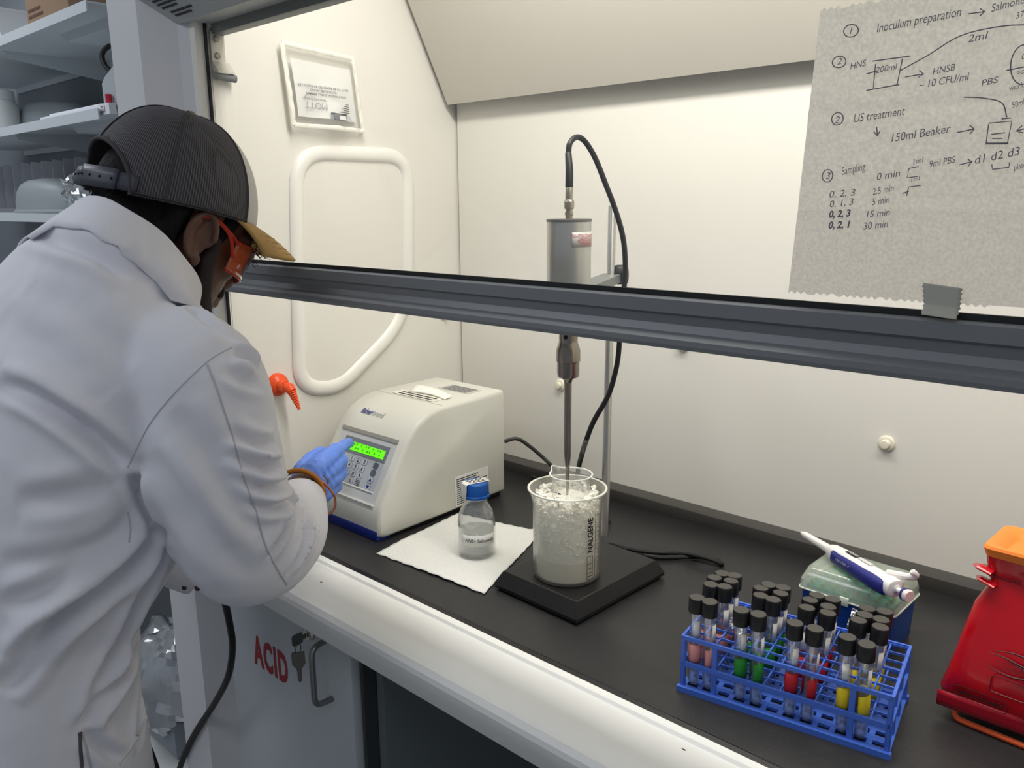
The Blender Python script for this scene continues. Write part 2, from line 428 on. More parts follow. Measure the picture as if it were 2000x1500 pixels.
# service nozzle (orange) on the side wall
c = on(541, 751, 0, XL)
noz = thing('gas_nozzle', 'orange gas nozzle with ribbed hose barb on hood side wall', 'nozzle', c)
om = mat('orange_plastic', (238, 84, 34), 0.32)
M = Matrix.Translation(c) @ Matrix.Rotation(PI/2, 4, 'Y')
MB().lathe([(0.0225, 0), (0.0225, 0.003), (0.0205, 0.009), (0.015, 0.014), (0.0115, 0.016), (0.0105, 0.03), (0.0, 0.031)], M=M).build('flange', om, noz, world=True)
e0 = c+Vector((0.027, 0.002, -0.001))
MB().tube([e0+Vector((-0.006,0,0)), e0, e0+Vector((0.008,0.003,-0.002)), e0+Vector((0.014, 0.004, -0.008))], [0.0095, 0.010, 0.0105, 0.009], 14).build('elbow', om, noz, world=True)
tipv = on(585, 800, 0, XL+0.045)
d = (tipv-(e0+Vector((0.012,0.004,-0.006)))); pa = []; ra = []
for i in range(27):
    t = i/26; pa.append(e0+Vector((0.012,0.004,-0.006))+d*t); ra.append(0.0085-0.0055*t+(0.0009 if i % 3 == 1 else -0.0006))
MB().tube(pa, ra, 14).build('hose_barb', om, noz, world=True, angle=20)

# document pouch on the side wall
u = [on(x, y, 0, XL+0.004) for x, y in ((545, 85), (684, 116), (703, 257), (566, 245))]
pouch = thing('document_pouch', 'clear plastic pouch holding a printed sheet on hood side wall', 'pouch', u[3])
def pq(a, b, off=0.0, k=u):
    p = k[0]*(1-a)*(1-b)+k[1]*a*(1-b)+k[2]*a*b+k[3]*(1-a)*b
    return p+Vector((off, 0, 0))
def bulge(a, b): return 0.006+0.012*b*(1-abs(2*a-1)*0.6)+0.004*math.sin(9*a+3*b)*b
MB().grid(lambda a, b: pq(a, b, bulge(a, b)+0.004), 14, 14).build('sleeve_film', sheer('pouch_film', (238,238,232), 0.16, 0.12, 0.2), pouch, world=True)
for pts in ([(0,0),(1,0)], [(0,1),(1,1)], [(0,0),(0,1)], [(1,0),(1,1)]):
    L = [pq(pts[0][0]+(pts[1][0]-pts[0][0])*i/12, pts[0][1]+(pts[1][1]-pts[0][1])*i/12, 0) for i in range(13)]
    L = [p+Vector((bulge(pts[0][0]+(pts[1][0]-pts[0][0])*i/12, pts[0][1]+(pts[1][1]-pts[0][1])*i/12)+0.003+0.001*math.sin(i*2.1), 0, 0)) for i, p in enumerate(L)]
    MB().tube(L, 0.0048, 8, flat=0.35, flatdir=(1,0,0)).build('pouch_seam', mat('pouch_edge', (236,234,222), 0.25), pouch, world=True)
sheet = MB().grid(lambda a, b: pq(0.09+0.84*a, 0.16+0.72*b, bulge(0.09+0.84*a, 0.16+0.72*b)), 14, 14).build('printed_sheet', mat('paper_white', (236, 236, 232), 0.7), pouch, world=True)
# the sheet hangs upside down: writing axes run right-to-left and downwards
def pm(a, b): return pq(a, b, bulge(a, b)+0.0016)
ex = (pm(0.3, 0.6)-pm(0.7, 0.6)); ey = (pm(0.5, 0.7)-pm(0.5, 0.5))
def pouch_text(s, a, b, size, align='CENTER', m=ink_m, bold=0.0):
    fx, fy = ex.normalized(), ey.normalized()
    # follow the paper's bulge
    def fn(p):
        return p
    M = frame(pm(a, b)+Vector((0.0035,0,0)), fx, fy)
    text('sheet_lettering', s, size, m, pouch, M, align, bold=bold)
pouch_text('THIS MANUAL SHALL REMAIN', 0.49, 0.560, 0.0064)
pouch_text('WITH FUME HOOD', 0.46, 0.510, 0.0064)
pouch_text('NOT TO BE REMOVED BY INSTALLER', 0.47, 0.460, 0.0064)
pouch_text('MOTT', 0.34, 0.685, 0.017, m=mat('logo_grey', (150,152,156), 0.7))
pouch_text('MANUFACTURING', 0.33, 0.63, 0.006, m=grey_ink)
arc = MB().tube([pm(0.29+0.10*math.cos(t), 0.66-0.085*math.sin(t))+Vector((0.003,0,0)) for t in [2.9-0.18*i for i in range(12)]], 0.0006, 6)
arc.build('logo_arc', mat('logo_grey', (150,152,156), 0.7), pouch, world=True)
mbp = MB(); rr = random.Random(5)
for i, wd in enumerate((0.05, 0.08, 0.12, 0.10, 0.17)):
    a1 = 0.80; y = 0.66+0.028*i
    mbp.prism([pm(a1-wd, y)+Vector((0.003,0,0)), pm(a1, y)+Vector((0.003,0,0)), pm(a1, y+0.009)+Vector((0.003,0,0)), pm(a1-wd, y+0.009)+Vector((0.003,0,0))], (0.0003,0,0))
mbp.build('sheet_lettering', grey_ink, pouch, world=True)
# little grey drawing of a hood on the sheet
for q4, g in (([(0.50,0.80),(0.74,0.80),(0.74,0.895),(0.50,0.895)], (150,152,154)), ([(0.74,0.80),(0.82,0.83),(0.82,0.895),(0.74,0.895)], (196,198,198)), ([(0.50,0.795),(0.74,0.795),(0.74,0.815),(0.50,0.815)], (86,88,92)), ([(0.61,0.825),(0.72,0.825),(0.72,0.88),(0.61,0.88)], (222,224,224)), ([(0.53,0.825),(0.60,0.825),(0.60,0.885),(0.53,0.885)], (120,122,126))):
    off = 0.0022+0.0006*len(pouch.children)*0.02
    MB().prism([pm(a, b)+Vector((off+0.001*(g[0] in (222,120,86)),0,0)) for a, b in q4], (0.0003,0,0)).build('sheet_drawing', mat('draw_%d' % g[0], g, 0.7), pouch, world=True)

# ================================================================== base cabinets under the hood
CY = 0.70
cabl, cabr = on(405, 1200, 1, CY).x, on(686, 1300, 1, CY).x
acid = thing('acid_cabinet', 'grey base cabinet door marked ACID in red under the hood', 'cabinet', (cabl, CY, 0))
MB().box((cabl-0.002, CY+0.022, 0.10), (cabr-0.001, 1.28, 0.862)).build('cabinet_body', paint_g, acid, world=True)
MB().box((cabl-0.002, CY+0.06, 0.0), (cabr-0.001, 1.28, 0.10)).build('toe_kick', dark_m, acid, world=True)
door = MB().box((cabl, CY, 0.115), (cabr-0.002, CY+0.02, 0.855), 0.003).build('door', paint_g, acid, world=True)
hT, hB = on(622, 1268, 1, CY-0.03), on(622, 1386, 1, CY-0.03)
hx = on(643, 1270, 1, CY).x
pth = fillet([(hx, CY+0.002, hT.z), (hx, CY-0.034, hT.z-0.004), (hx, CY-0.034, hB.z+0.006), (hx, CY+0.002, hB.z+0.004)], 0.016, 6)
MB().tube(pth, 0.0052, 12).build('handle', mat('handle_steel', (150,150,148), 0.3, metal=1.0), door, world=True)
red = mat('red_vinyl', (164, 20, 34), 0.5)
tA, tB = on(499, 1292, 1, CY), on(565, 1325, 1, CY)
tz = on(500, 1293, 1, CY).z
text('acid_lettering', 'ACID', 0.0815, red, door, frame((tA.x, CY-0.0006, tz), (1,0,0), (0,0,1)), width=(tB.x-tA.x), bold=0.0034, extrude=0.0, space=1.16)
lk = on(607, 1237, 1, CY)
M = Matrix.Translation(lk) @ Matrix.Rotation(PI/2, 4, 'X')
MB().lathe([(0.012, 0), (0.012, 0.003), (0.009, 0.006), (0.009, 0.009), (0.0, 0.009)], M=M, n=24).build('lock_cylinder', steel_m, door, world=True)
# keys in the lock
km = mat('key_nickel', (118, 116, 110), 0.35, metal=0.9)
keys = thing('key_pair', 'pair of small keys hanging from the cabinet lock', 'keys', lk)
Mk = frame(lk+Vector((0, -0.010, 0)), (0, -1, 0), (0, 0, 1))
def key_poly(s=1.0):
    return [(0,-0.004*s),(0.006*s,-0.004*s),(0.008*s,-0.0095*s),(0.024*s,-0.0105*s),(0.027*s,-0.006*s),(0.027*s,0.006*s),(0.024*s,0.0105*s),(0.008*s,0.0095*s),(0.006*s,0.004*s),(0,0.004*s)]
MB().prism([Mk @ Vector((x, y, -0.001)) for x, y in key_poly()], Mk.to_3x3() @ Vector((0,0,0.002))).build('key', km, keys, world=True, smooth=False)
rc = lk+Vector((0.006, -0.030, -0.014))
MB().tube([rc+Vector((0.002*math.sin(t), 0.009*math.cos(t)*0.6, 0.010*math.sin(t))) for t in [2*PI*i/20 for i in range(20)]], 0.0009, 6, closed=True).build('key_ring', km, keys, world=True)
Mk2 = frame(rc+Vector((0, -0.001, -0.005)), (0, 0.02, -1), (0.6, 0.8, 0))
kp = [(0,-0.009),(0.002,-0.011),(0.022,-0.011),(0.030,-0.005),(0.034,-0.004),(0.053,-0.0035),(0.057,0),(0.053,0.003),(0.034,0.004),(0.030,0.005),(0.022,0.011),(0.002,0.011),(0,0.009)]
MB().prism([Mk2 @ Vector((x, y, -0.001)) for x, y in kp], Mk2.to_3x3() @ Vector((0,0,0.002))).build('key', km, keys, world=True, smooth=False)
# filler post left of the door, knee space to the right
post = MB().box((on(357, 1200, 1, CY).x, CY-0.005, 0.0), (on(383, 1200, 1, CY).x, CY+0.5, 0.866), 0.003).box((on(383, 1200, 1, CY+0.03).x-0.002, CY+0.03, 0.0), (cabl-0.004, CY+0.5, 0.866)).build('support_post', paint_g)
tag(post, 'grey vertical support post left of the acid cabinet', 'post')
knee = thing('knee_space_panel', 'dark recessed knee space panels right of the acid cabinet', 'panel', (cabr, 0.75, 0))
kg = mat('knee_panel_grey', (120, 128, 130), 0.4)
MB().box((cabr+0.012, 0.74, 0.0), (cabr+0.03, 1.28, 0.864)).build('side_panel', kg, knee, world=True)
MB().box((cabr+0.002, 0.715, 0.0), (cabr+0.010, 0.74, 0.864)).build('edge_strip', mat('strip_dark', (60,64,66), 0.4), knee, world=True)
MB().box((cabr+0.03, 1.22, 0.0), (XR, 1.24, 0.864)).build('rear_panel', kg, knee, world=True)
MB().box((XR-0.5, 0.74, 0.0), (XR-0.48, 1.22, 0.864)).build('side_panel', kg, knee, world=True)
# ================================================================== generator box
fr = on(741, 1061, 2, BZ); GW, GD, GH = 0.205, 0.325, 0.214
gx0, gx1 = fr.x-GW, fr.x
gen = thing('ultrasonic_generator', 'beige ultrasonic generator box with sloped keypad front and green display', 'instrument', (fr.x-GW/2, fr.y, BZ))
shell_m = mat('beige_grey_housing', (214, 213, 202), 0.42, bump=0.03, scale=700)
FX = fr.y
# side profile in (y,z): bottom front, sloping face, rounded brow, top, rear
pf = [(0.0, 0.012), (0.0, 0.045)] + [(0.004+0.001*i, 0.05+0.006*i) for i in range(2)]
brow = fillet([(0.0, 0.0, 0.034), (0.0, 0.004, 0.056), (0.0, 0.080, 0.184), (0.0, 0.130, GH), (0.0, 0.19, GH+0.002)], [0, 0.02, 0.032, 0.032, 0], 8)
pf = [(0.0, 0.010)] + [(p.y, p.z) for p in brow] + [(GD, GH+0.002), (GD, 0.008), (0.012, 0.004)]
def gring(x, ins):
    cy, cz = GD*0.5, GH*0.5
    out = []
    for y, z in pf:
        k = 1.0
        yy = y + (ins if y < cy else -ins); zz = z + (ins if z < cz else -ins)
        out.append(Vector((x, FX+yy, BZ+zz)))
    return out
rsx = [(gx0, 0.007), (gx0+0.002, 0.003), (gx0+0.007, 0.0), (gx0+0.06, 0.0), (gx1-0.06, 0.0), (gx1-0.007, 0.0), (gx1-0.002, 0.003), (gx1, 0.007)]
hs = MB().rings([gring(x, i) for x, i in rsx]).build('housing', shell_m, gen, world=True, angle=50)
MB().box((gx0+0.004, FX-0.001, BZ), (gx1-0.006, FX+0.03, BZ+0.019), 0.002).build('blue_base', mat('navy_base', (26, 44, 128), 0.4), gen, world=True)
MB().box((gx0+0.006, FX+0.03, BZ), (gx1-0.006, FX+GD-0.01, BZ+0.010), 0.002).build('foot_skirt', dark_m, gen, world=True)
# the sloped face
fa, fb = Vector((0, 0.0135, 0.072)), Vector((0, 0.0705, 0.168))
sl = (fb-fa).normalized(); fn_ = Vector((0, -sl.z, sl.y))           # outward normal
F0 = Vector((gx1, FX, BZ))+fa
GM = frame(F0-Vector((GW/2-0.004, 0, 0))+fn_*0.0005, (1, 0, 0), sl) @ Matrix.Diagonal((1.14, 1.0, 1.0, 1.0))      # local: x across, y up the slope, z outward
LF = (fb-fa).length
# recessed panel border: top and bottom edges show
def gp(name, a, b, m, bev=0.0, parent=gen): return MB().box(a, b, bev, M=GM).build(name, m, parent, world=True)
pnl = gp('panel_frame', (-0.073, -0.012, -0.001), (0.069, LF-0.005, 0.0006), mat('panel_silver', (196, 198, 196), 0.4))
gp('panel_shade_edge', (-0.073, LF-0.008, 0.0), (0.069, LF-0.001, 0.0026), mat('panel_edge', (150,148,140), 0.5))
gp('panel_ledge', (-0.073, -0.014, 0.0), (0.069, -0.0105, 0.0022), mat('ledge_white', (236,236,228), 0.35))
KW = 0.049
pad = gp('keypad_panel', (-0.055, 0.010, 0.0004), (0.057, LF-0.018, 0.0012), mat('keypad_grey', (176, 182, 186), 0.45))
gp('keypad_ledge', (-0.055, 0.0072, 0.0004), (0.057, 0.0098, 0.0024), mat('ledge_white', (236,236,228)))
gp('display_bezel', (-0.055, LF-0.048, 0.0008), (0.057, LF-0.018, 0.0018), mat('bezel_grey', (116, 122, 126), 0.4))
lcd = gp('display_screen', (-0.047, LF-0.0425, 0.0012), (0.051, LF-0.0265, 0.0022), mat('lcd_green', (102, 240, 14), 0.4, emit=0.55))
mbx = MB()
for r_, y in ((0, LF-0.0315), (1, LF-0.039)):
    for i in range(12):
        if (i*7+r_*3) % 5 < 3: mbx.box((-0.028+i*0.006, y, 0.0022), (-0.0245+i*0.006, y+0.0036, 0.00235), M=GM)
mbx.build('display_lettering', mat('lcd_dark', (78, 200, 16), 0.5), gen, world=True)
key_m = mat('key_face', (190, 196, 200), 0.4); key_rim = mat('key_rim', (120, 126, 136), 0.5); navy = mat('navy_ink', (24, 30, 120), 0.5)
dkey = mat('dark_key', (86, 94, 104), 0.45)
def rkey(cx, cy, w, h, m, nm='key_button'):
    pts = fillet([(cx-w/2, cy-h/2, 0), (cx+w/2, cy-h/2, 0), (cx+w/2, cy+h/2, 0), (cx-w/2, cy+h/2, 0)], min(w, h)*0.42, 4, True)
    ring = [p*1 for p in pts]; cc = Vector((cx, cy, 0))
    MB().prism([GM @ (p+Vector((0,0,0.0012))) for p in pts], GM.to_3x3() @ Vector((0,0,0.0005))).build(nm, key_rim if m is key_m else m, gen, world=True, smooth=False)
    if m is key_m:
        MB().prism([GM @ (cc+(p-cc)*0.88+Vector((0,0,0.0015))) for p in pts], GM.to_3x3() @ Vector((0,0,0.0005))).build('key_cap', key_m, gen, world=True, smooth=False)
digs = ['123', '456', '789', ' 0 ']
for r_, row in enumerate(digs):
    for c_, ch in enumerate(row):
        if ch == ' ': continue
        cx, cy = -0.020+c_*0.0165, LF-0.0565-r_*0.0130
        rkey(cx, cy, 0.0126, 0.0112, key_m)
        text('key_numeral', ch, 0.0096, mat('numeral_ink', (50,54,70), 0.6), gen, GM @ Matrix.Translation((cx, cy-0.0032, 0.0021)), 'CENTER', bold=0.0003)
for cx, cy in ((-0.046, LF-0.0560),): rkey(cx, cy, 0.012, 0.0115, dkey)
for r_ in range(2): rkey(0.041, LF-0.0570-r_*0.0132, 0.0125, 0.0120, dkey)
for r_ in range(2):
    cx, cy = 0.041, LF-0.0568-(r_+2)*0.0133
    rkey(cx, cy, 0.0132, 0.0125, key_m)
    s = 1 if r_ == 0 else -1
    MB().prism([GM @ Vector(p) for p in ((cx-0.0036, cy-0.003*s, 0.0021), (cx+0.0036, cy-0.003*s, 0.0021), (cx, cy+0.0038*s, 0.0021))], GM.to_3x3() @ Vector((0,0,0.0003))).build('key_arrow', navy, gen, world=True, smooth=False)
mbe = MB()
for i in range(4): mbe.box((0.008, LF-0.1010+0.003*i, 0.0013), (0.020, LF-0.0997+0.003*i, 0.0016), M=GM)
mbe.build('keypad_lettering', mat('numeral_ink', (50,54,70)), gen, world=True)
gp('green_mark', (-0.049, LF-0.078, 0.0013), (-0.041, LF-0.071, 0.0016), mat('mark_green', (120, 190, 130), 0.5))
# brand name on the brow
by, bz = None, None
bi = min(range(len(pf)), key=lambda i: abs(pf[i][0]-0.094))
(py0, pz0), (py1, pz1) = pf[bi], pf[bi+2]
sd = Vector((0, py1-py0, pz1-pz0)).normalized()
BM = frame(Vector((gx0+0.046, FX+py0, BZ+pz0))+Vector((0, -sd.z, sd.y))*0.0012, (1,0,0), sd)
text('brand_lettering', 'fisher', 0.0175, mat('brand_navy', (60, 64, 130), 0.5), gen, BM, bold=0.0004, width=0.032)
text('brand_lettering', 'brand', 0.0175, mat('brand_grey', (150, 154, 156), 0.5), gen, BM @ Matrix.Translation((0.033, 0, 0)), width=0.031)
# seam line of the cover
MB().box((gx0+0.006, FX+0.164, BZ+GH-0.002), (gx1-0.006, FX+0.1650, BZ+GH+0.0015)).build('cover_seam', mat('seam_grey', (178,176,166), 0.6), gen, world=True)
# stickers on top
TM = frame(Vector((gx0, FX, BZ+GH+0.0022)), (1,0,0), (0,1,0))
MB().box((0.045, 0.170, 0.0), (0.165, 0.200, 0.0004), M=TM).build('tape_label', mat('label_cream', (232,230,216), 0.6), gen, world=True)
rnd = random.Random(9)
scribble(MB(), TM @ Matrix.Translation((0.058, 0.172, 0.0006)), 0.10, 0.022, 2, rnd).build('label_lettering', ink_m, gen, world=True)
MB().grid(lambda a, b: TM @ Vector((0.068+0.105*a, 0.193+0.020*b+0.006*math.sin(PI*a), 0.001+0.011*b*(1-a*0.7)+0.002*math.sin(3*a))), 10, 4).build('curled_label', mat('label_white', (242,240,232), 0.6), gen, world=True, solid=0.0004)
MB().box((0.085, 0.256, 0.0), (0.17, 0.296, 0.0004), M=TM).build('rating_label', mat('label_silver', (190,188,182), 0.5), gen, world=True)
scribble(MB(), TM @ Matrix.Translation((0.095, 0.258, 0.0006)), 0.068, 0.036, 6, rnd).build('label_lettering', grey_ink, gen, world=True)
# warning label on the right side
s0, s1 = on(888, 938, 0, gx1), on(953, 905, 0, gx1)
zbot = on(890, 985, 0, gx1).z
SM = frame(Vector((gx1+0.0006, s0.y, zbot-0.006)), (0,1,0), (0,0,1))
hh = s0.z-zbot+0.012; ww = s1.y-s0.y
MB().box((0, 0, 0), (ww, hh, 0.0005), M=SM).build('warning_label', mat('label_offwhite', (226,226,220), 0.6), gen, world=True)
scribble(MB(), SM @ Matrix.Translation((0.004, 0.003, 0.0006)), ww-0.008, hh-0.007, 13, rnd).build('label_lettering', ink_m, gen, world=True)

# ================================================================== paper towel
towel_m = mat('towel_paper', (226, 226, 220), 0.9, bump=0.8, scale=240, vary=0.05, vscale=160)
tq = [on(x, y, 2, BZ+0.001) for x, y in ((735, 1081), (893, 1003), (1058, 1040), (945, 1161))]
def tw(a, b):
    p = tq[0]*(1-a)*(1-b)+tq[1]*a*(1-b)+tq[2]*a*b+tq[3]*(1-a)*b
    e = 0.0012*math.sin(60*a+50*b)*(1 if min(a, b, 1-a, 1-b) < 0.02 else 0)
    z = 0.0015+0.0018*max(0, math.sin(5*a+2.5*b))**3 + 0.004*math.exp(-((b-0.96)/0.05)**2)*a*(0.5+0.5*math.sin(7*a))
    return Vector((p.x+e, p.y-e, BZ+z))
tow = MB().grid(tw, 40, 40).build('paper_towel', towel_m, solid=0.0008)
tag(tow, 'white embossed paper towel spread under the glass bottle', 'paper towel')

# ================================================================== bottle
clear_m = mat('clear_glass', (255, 255, 255), 0.0, trans=1.0, ior=1.45, spec=0.5)
thin_m = sheer('thin_clear_glass', (225, 232, 232), 0.05, 0.03, 0.30, 1.5)
water_m = mat('water', (250, 253, 252), 0.0, trans=1.0, ior=1.33)
bc = on(932, 1080, 2, BZ+0.0026); BZ2 = BZ+0.0045
bot = thing('reagent_bottle', 'clear glass bottle with blue screw cap half full on paper towel', 'bottle', (bc.x, bc.y, BZ2))
k = 1.02
def sc(pr, s=k): return [(r*s, z*s) for r, z in pr]
out = [(0.0, 0.0), (0.024, 0.0), (0.0285, 0.002), (0.0305, 0.006), (0.0308, 0.058), (0.0296, 0.066), (0.026, 0.076), (0.0205, 0.085), (0.0185, 0.090), (0.0182, 0.100)]
inn = [(0.0166, 0.100), (0.0168, 0.090), (0.0188, 0.0845), (0.0243, 0.0755), (0.0279, 0.0655), (0.0290, 0.058), (0.0288, 0.007), (0.027, 0.004), (0.0, 0.0035)]
MB().lathe(sc(out+inn), n=48, cap=False).build('glass_body', thin_m, bot, angle=60)
MB().lathe(sc([(0.0, 0.0042), (0.0265, 0.0045), (0.0284, 0.0075), (0.0286, 0.0405), (0.0288, 0.0415), (0.0, 0.0415)]), n=48).build('liquid', sheer('clear_liquid', (206, 212, 206), 0.30, 0.05, 0.25, 1.33), bot, angle=60)
capp = []
nn = 48*2
def ribbed(r, z, ribs=True):
    return [Vector(((r+(0.0005 if (j % 2 and ribs) else 0))*math.cos(2*PI*j/nn), (r+(0.0005 if (j % 2 and ribs) else 0))*math.sin(2*PI*j/nn), z)) for j in range(nn)]
blue_cap = mat('blue_cap_plastic', (14, 84, 168), 0.38)
MB().rings([ribbed(0.0225*k, 0.098*k, 0), ribbed(0.0225*k, 0.1015*k, 0), ribbed(0.0205*k, 0.1025*k), ribbed(0.0203*k, 0.120*k), ribbed(0.0195*k, 0.122*k, 0), ribbed(0.0175*k, 0.1225*k, 0)]).build('screw_cap', blue_cap, bot, angle=50)
MB().lathe(sc([(0.0175, 0.0945), (0.0192, 0.095), (0.0192, 0.0975), (0.0175, 0.0978)]), n=40).build('pour_ring', mat('ring_clear', (215,225,232), 0.3), bot)
# tape label folded over the cap
tm_ = mat('white_tape', (232, 230, 224), 0.6)
vd = (CAMPOS-Vector((bc.x, bc.y, BZ))); vd.z = 0; vd.normalize(); lf = Vector((-vd.y, vd.x, 0)); lf = -lf if lf.dot(RC @ Vector((1,0,0))) > 0 else lf   # image-left
tdir = (lf*0.9+vd*0.45).normalized(); tside = Vector((-tdir.y, tdir.x, 0))
cz = 0.1229*k
tape = MB()
strip = [(-0.021, cz+0.0004), (0.0, cz+0.0004), (0.0188, cz+0.0004), (0.0222, cz-0.0015), (0.0226, cz-0.012), (0.0240, cz-0.024)]
tape.rings([[tdir*r+tside*wd+Vector((0,0,z)) for r, z in strip] for wd in (-0.010, -0.005, 0.0, 0.005, 0.010)], close=False, cap=False)
tape.build('tape_strip', tm_, bot, solid=0.0004)
hand_m = mat('pen_ink', (40, 40, 52), 0.6)
def zig(pts, M, r=0.0005): return MB().tube([M @ Vector(p) for p in spline(pts, 5)], r, 5)
ZM = frame(Vector((0,0,cz+0.0010)), tside, tdir)
for i in range(4):
    y = -0.014+0.008*i
    zig([(-0.008, y, 0), (-0.004, y+0.005, 0), (0.0, y-0.001, 0), (0.004, y+0.005, 0), (0.008, y, 0)], ZM).build('pen_mark', hand_m, bot)
# paper label on the glass, facing the room
a0 = math.atan2(vd.y, vd.x)
lab_r = 0.0312*k
def lab(u_, z, r=lab_r): a = a0+u_/lab_r; return Vector((r*math.cos(a), r*math.sin(a), z))
MB().grid(lambda a, b: lab(-0.027+0.062*a, 0.0225*k+0.0185*k*b), 16, 2).build('paper_label', mat('label_grey', (228,228,222), 0.6), bot, solid=0.0003)
def label_fn(p): return lab(p.x, p.y, lab_r+0.0006)
text('label_writing', 'HNS+ Salmonella', 0.0085, mat('pencil', (96,96,104), 0.7), None, Matrix.Identity(4), width=0.05, bold=0.00015, fn=lambda p: lab(p.x-0.020, 0.030*k+p.y-0.0015*p.x/0.05, lab_r+0.0006), shear=0.25)
bpy.data.objects['label_writing'].parent = bot

# ================================================================== stand with beaker
tz = BZ+0.032
bA, bB, bD = on(985, 1142, 2, BZ+0.002), on(1126, 1224, 2, BZ+0.0), on(1272, 1119, 2, BZ+0.0)
ax = (bB-bA); ax.z = 0
ay = (bD-bB); ay.z = 0
ang = math.atan2(ax.y, ax.x); ang = (ang+math.atan2(ay.y, ay.x)-PI/2)/2
LX, LY = ax.length+0.004, ay.length
st = thing('support_stand', 'black metal lab stand with square base plate and chrome rod', 'stand', (bB.x, bB.y, BZ), ang)
base_m = mat('stand_black', (23, 23, 24), 0.42, bump=0.15, scale=300)
e = 0.010; BH = 0.030
MB().rings([[Vector(p) for p in q_] for q_ in (
    [(-LX+e*0.6, e*0.6, 0), (-e*0.6, e*0.6, 0), (-e*0.6, LY-e*0.6, 0), (-LX+e*0.6, LY-e*0.6, 0)],
    [(-LX, 0, 0.004), (0, 0, 0.004), (0, LY, 0.004), (-LX, LY, 0.004)],
    [(-LX, 0, 0.009), (0, 0, 0.009), (0, LY, 0.009), (-LX, LY, 0.009)],
    [(-LX+e, e*1.2, BH-0.001), (-e, e*1.2, BH-0.001), (-e, LY-e, BH-0.001), (-LX+e, LY-e, BH-0.001)],
    [(-LX+e+0.002, e*1.2+0.002, BH), (-e-0.002, e*1.2+0.002, BH), (-e-0.002, LY-e-0.002, BH), (-LX+e+0.002, LY-e-0.002, BH)])]).build('base_plate', base_m, st, angle=20)
SM4 = Matrix.LocRotScale(Vector((bB.x, bB.y, BZ)), Matrix.Rotation(ang, 3, 'Z').to_euler(), None)
rb = on(1181, 1045, 2, BZ+BH); rt = at(1196, 403, (rb-CAMPOS).dot(RC @ Vector((0,0,-1)))+0.02)
MB().tube([rb, rt], 0.0069, 16).build('rod', steel_m, st, world=True)
# clamp arm
def dep(p): return (p-CAMPOS).dot(RC @ Vector((0,0,-1)))
bk = on(1107, 1120, 2, BZ+BH)            # beaker centre
dk = dep(bk)
cl = rb+(rt-rb)*((on(1192, 548, 1, rb.y).z-rb.z)/(rt.z-rb.z))
arm = thing('clamp_arm', 'grey clamp arm with black knob holding the converter to the rod', 'clamp', (cl.x, cl.y, cl.z))
cc = Vector((bk.x, bk.y, 0)); ce = Vector((cl.x, cl.y, 0)); dv = (ce-cc).normalized(); sv = Vector((-dv.y, dv.x, 0))
za = cl.z
gm_ = mat('clamp_grey', (120, 124, 122), 0.45, metal=0.4)
p1 = cc+dv*0.036+Vector((0,0,za)); p2 = ce+dv*0.018+Vector((0,0,za))
MB().prism([p1+sv*0.018, p2+sv*0.016, p2-sv*0.016, p1-sv*0.018], (0,0,-0.014)).build('arm_plate', gm_, arm, world=True, smooth=False)
MB().lathe([(0.0415, -0.014), (0.0415, 0.0), (0.0455, 0.0), (0.0455, -0.014), (0.0415, -0.014)], c=(cc.x, cc.y, za), n=40, cap=False).build('clamp_ring', gm_, arm, world=True)
kb = p2+RC @ Vector((1, 0, 0))*0.004+Vector((0,0,-0.002))
KM = frame(kb, RC @ Vector((0,0,1)), Vector((0,0,1))); KM = Matrix.Translation(kb) @ (RC @ Vector((1,0,0.2))).to_track_quat('Z', 'Y').to_matrix().to_4x4()
nk = 28
MB().rings([[KM @ Vector(((r+(0.0016 if j % 4 < 2 else 0))*math.cos(2*PI*j/nk), (r+(0.0016 if j % 4 < 2 else 0))*math.sin(2*PI*j/nk), z)) for j in range(nk)] for r, z in ((0.008, -0.012), (0.009, -0.002), (0.0145, 0.0), (0.0155, 0.003), (0.0155, 0.018), (0.012, 0.022), (0.003, 0.023))]).build('knob', dark_m, arm, world=True)

# converter, horn and probe
def zat(py): return on(1107, py, 1, bk.y).z
def ratpx(w_, py): return w_/FPX*dep(on(1107, py, 1, bk.y))/2
cv = thing('sonicator_probe', 'silver ultrasonic converter with tapered steel probe dipping into the beaker', 'probe', (bk.x, bk.y, zat(975)))
alu = mat('brushed_aluminium', (196, 196, 190), 0.32, metal=0.9, vary=0.05, vscale=20, stretch=(60, 60, 1))
C0 = (bk.x, bk.y, 0)
def seg(name, pr, m, parent=cv, n=40, angle=35):
    return MB().lathe([(ratpx(w_, 700), zat(py)) for w_, py in pr], c=C0, n=n).build(name, m, parent, world=True, angle=angle)
conv = seg('converter_housing', [(34, 640), (62, 632), (78, 624), (84, 614), (84, 434), (83, 430), (70, 428.5)], alu)
seg('converter_lid', [(84, 433), (86, 432), (86, 428), (82, 427), (20, 427)], mat('lid_grey', (120,120,116), 0.4, metal=0.6))
steel2 = mat('titanium_horn', (152, 144, 134), 0.22, metal=1.0)
seg('booster_horn', [(36, 632), (37, 660), (36, 664), (38, 670), (47, 682), (47.5, 704), (45, 705), (44, 708), (44, 728), (41, 735), (26, 737), (18, 741), (15, 747)], steel2)
seg('probe_tip', [(15, 746), (14.5, 800), (14.5, 880), (13, 892), (8.5, 912), (6.5, 945), (4, 975)], steel2, n=24)
MM = frame(Vector((bk.x, bk.y, zat(654)))+vd*0.0185, Vector((-vd.y, vd.x, 0)), (0,0,1))
MB().lathe([(0.0033, -0.002), (0.0033, 0.0018), (0.002, 0.0018), (0.002, -0.001), (0.0, -0.001)], M=MM @ Matrix.Translation((-0.006,0,-0.001)), n=16).build('spanner_hole', dark_m, cv, world=True)
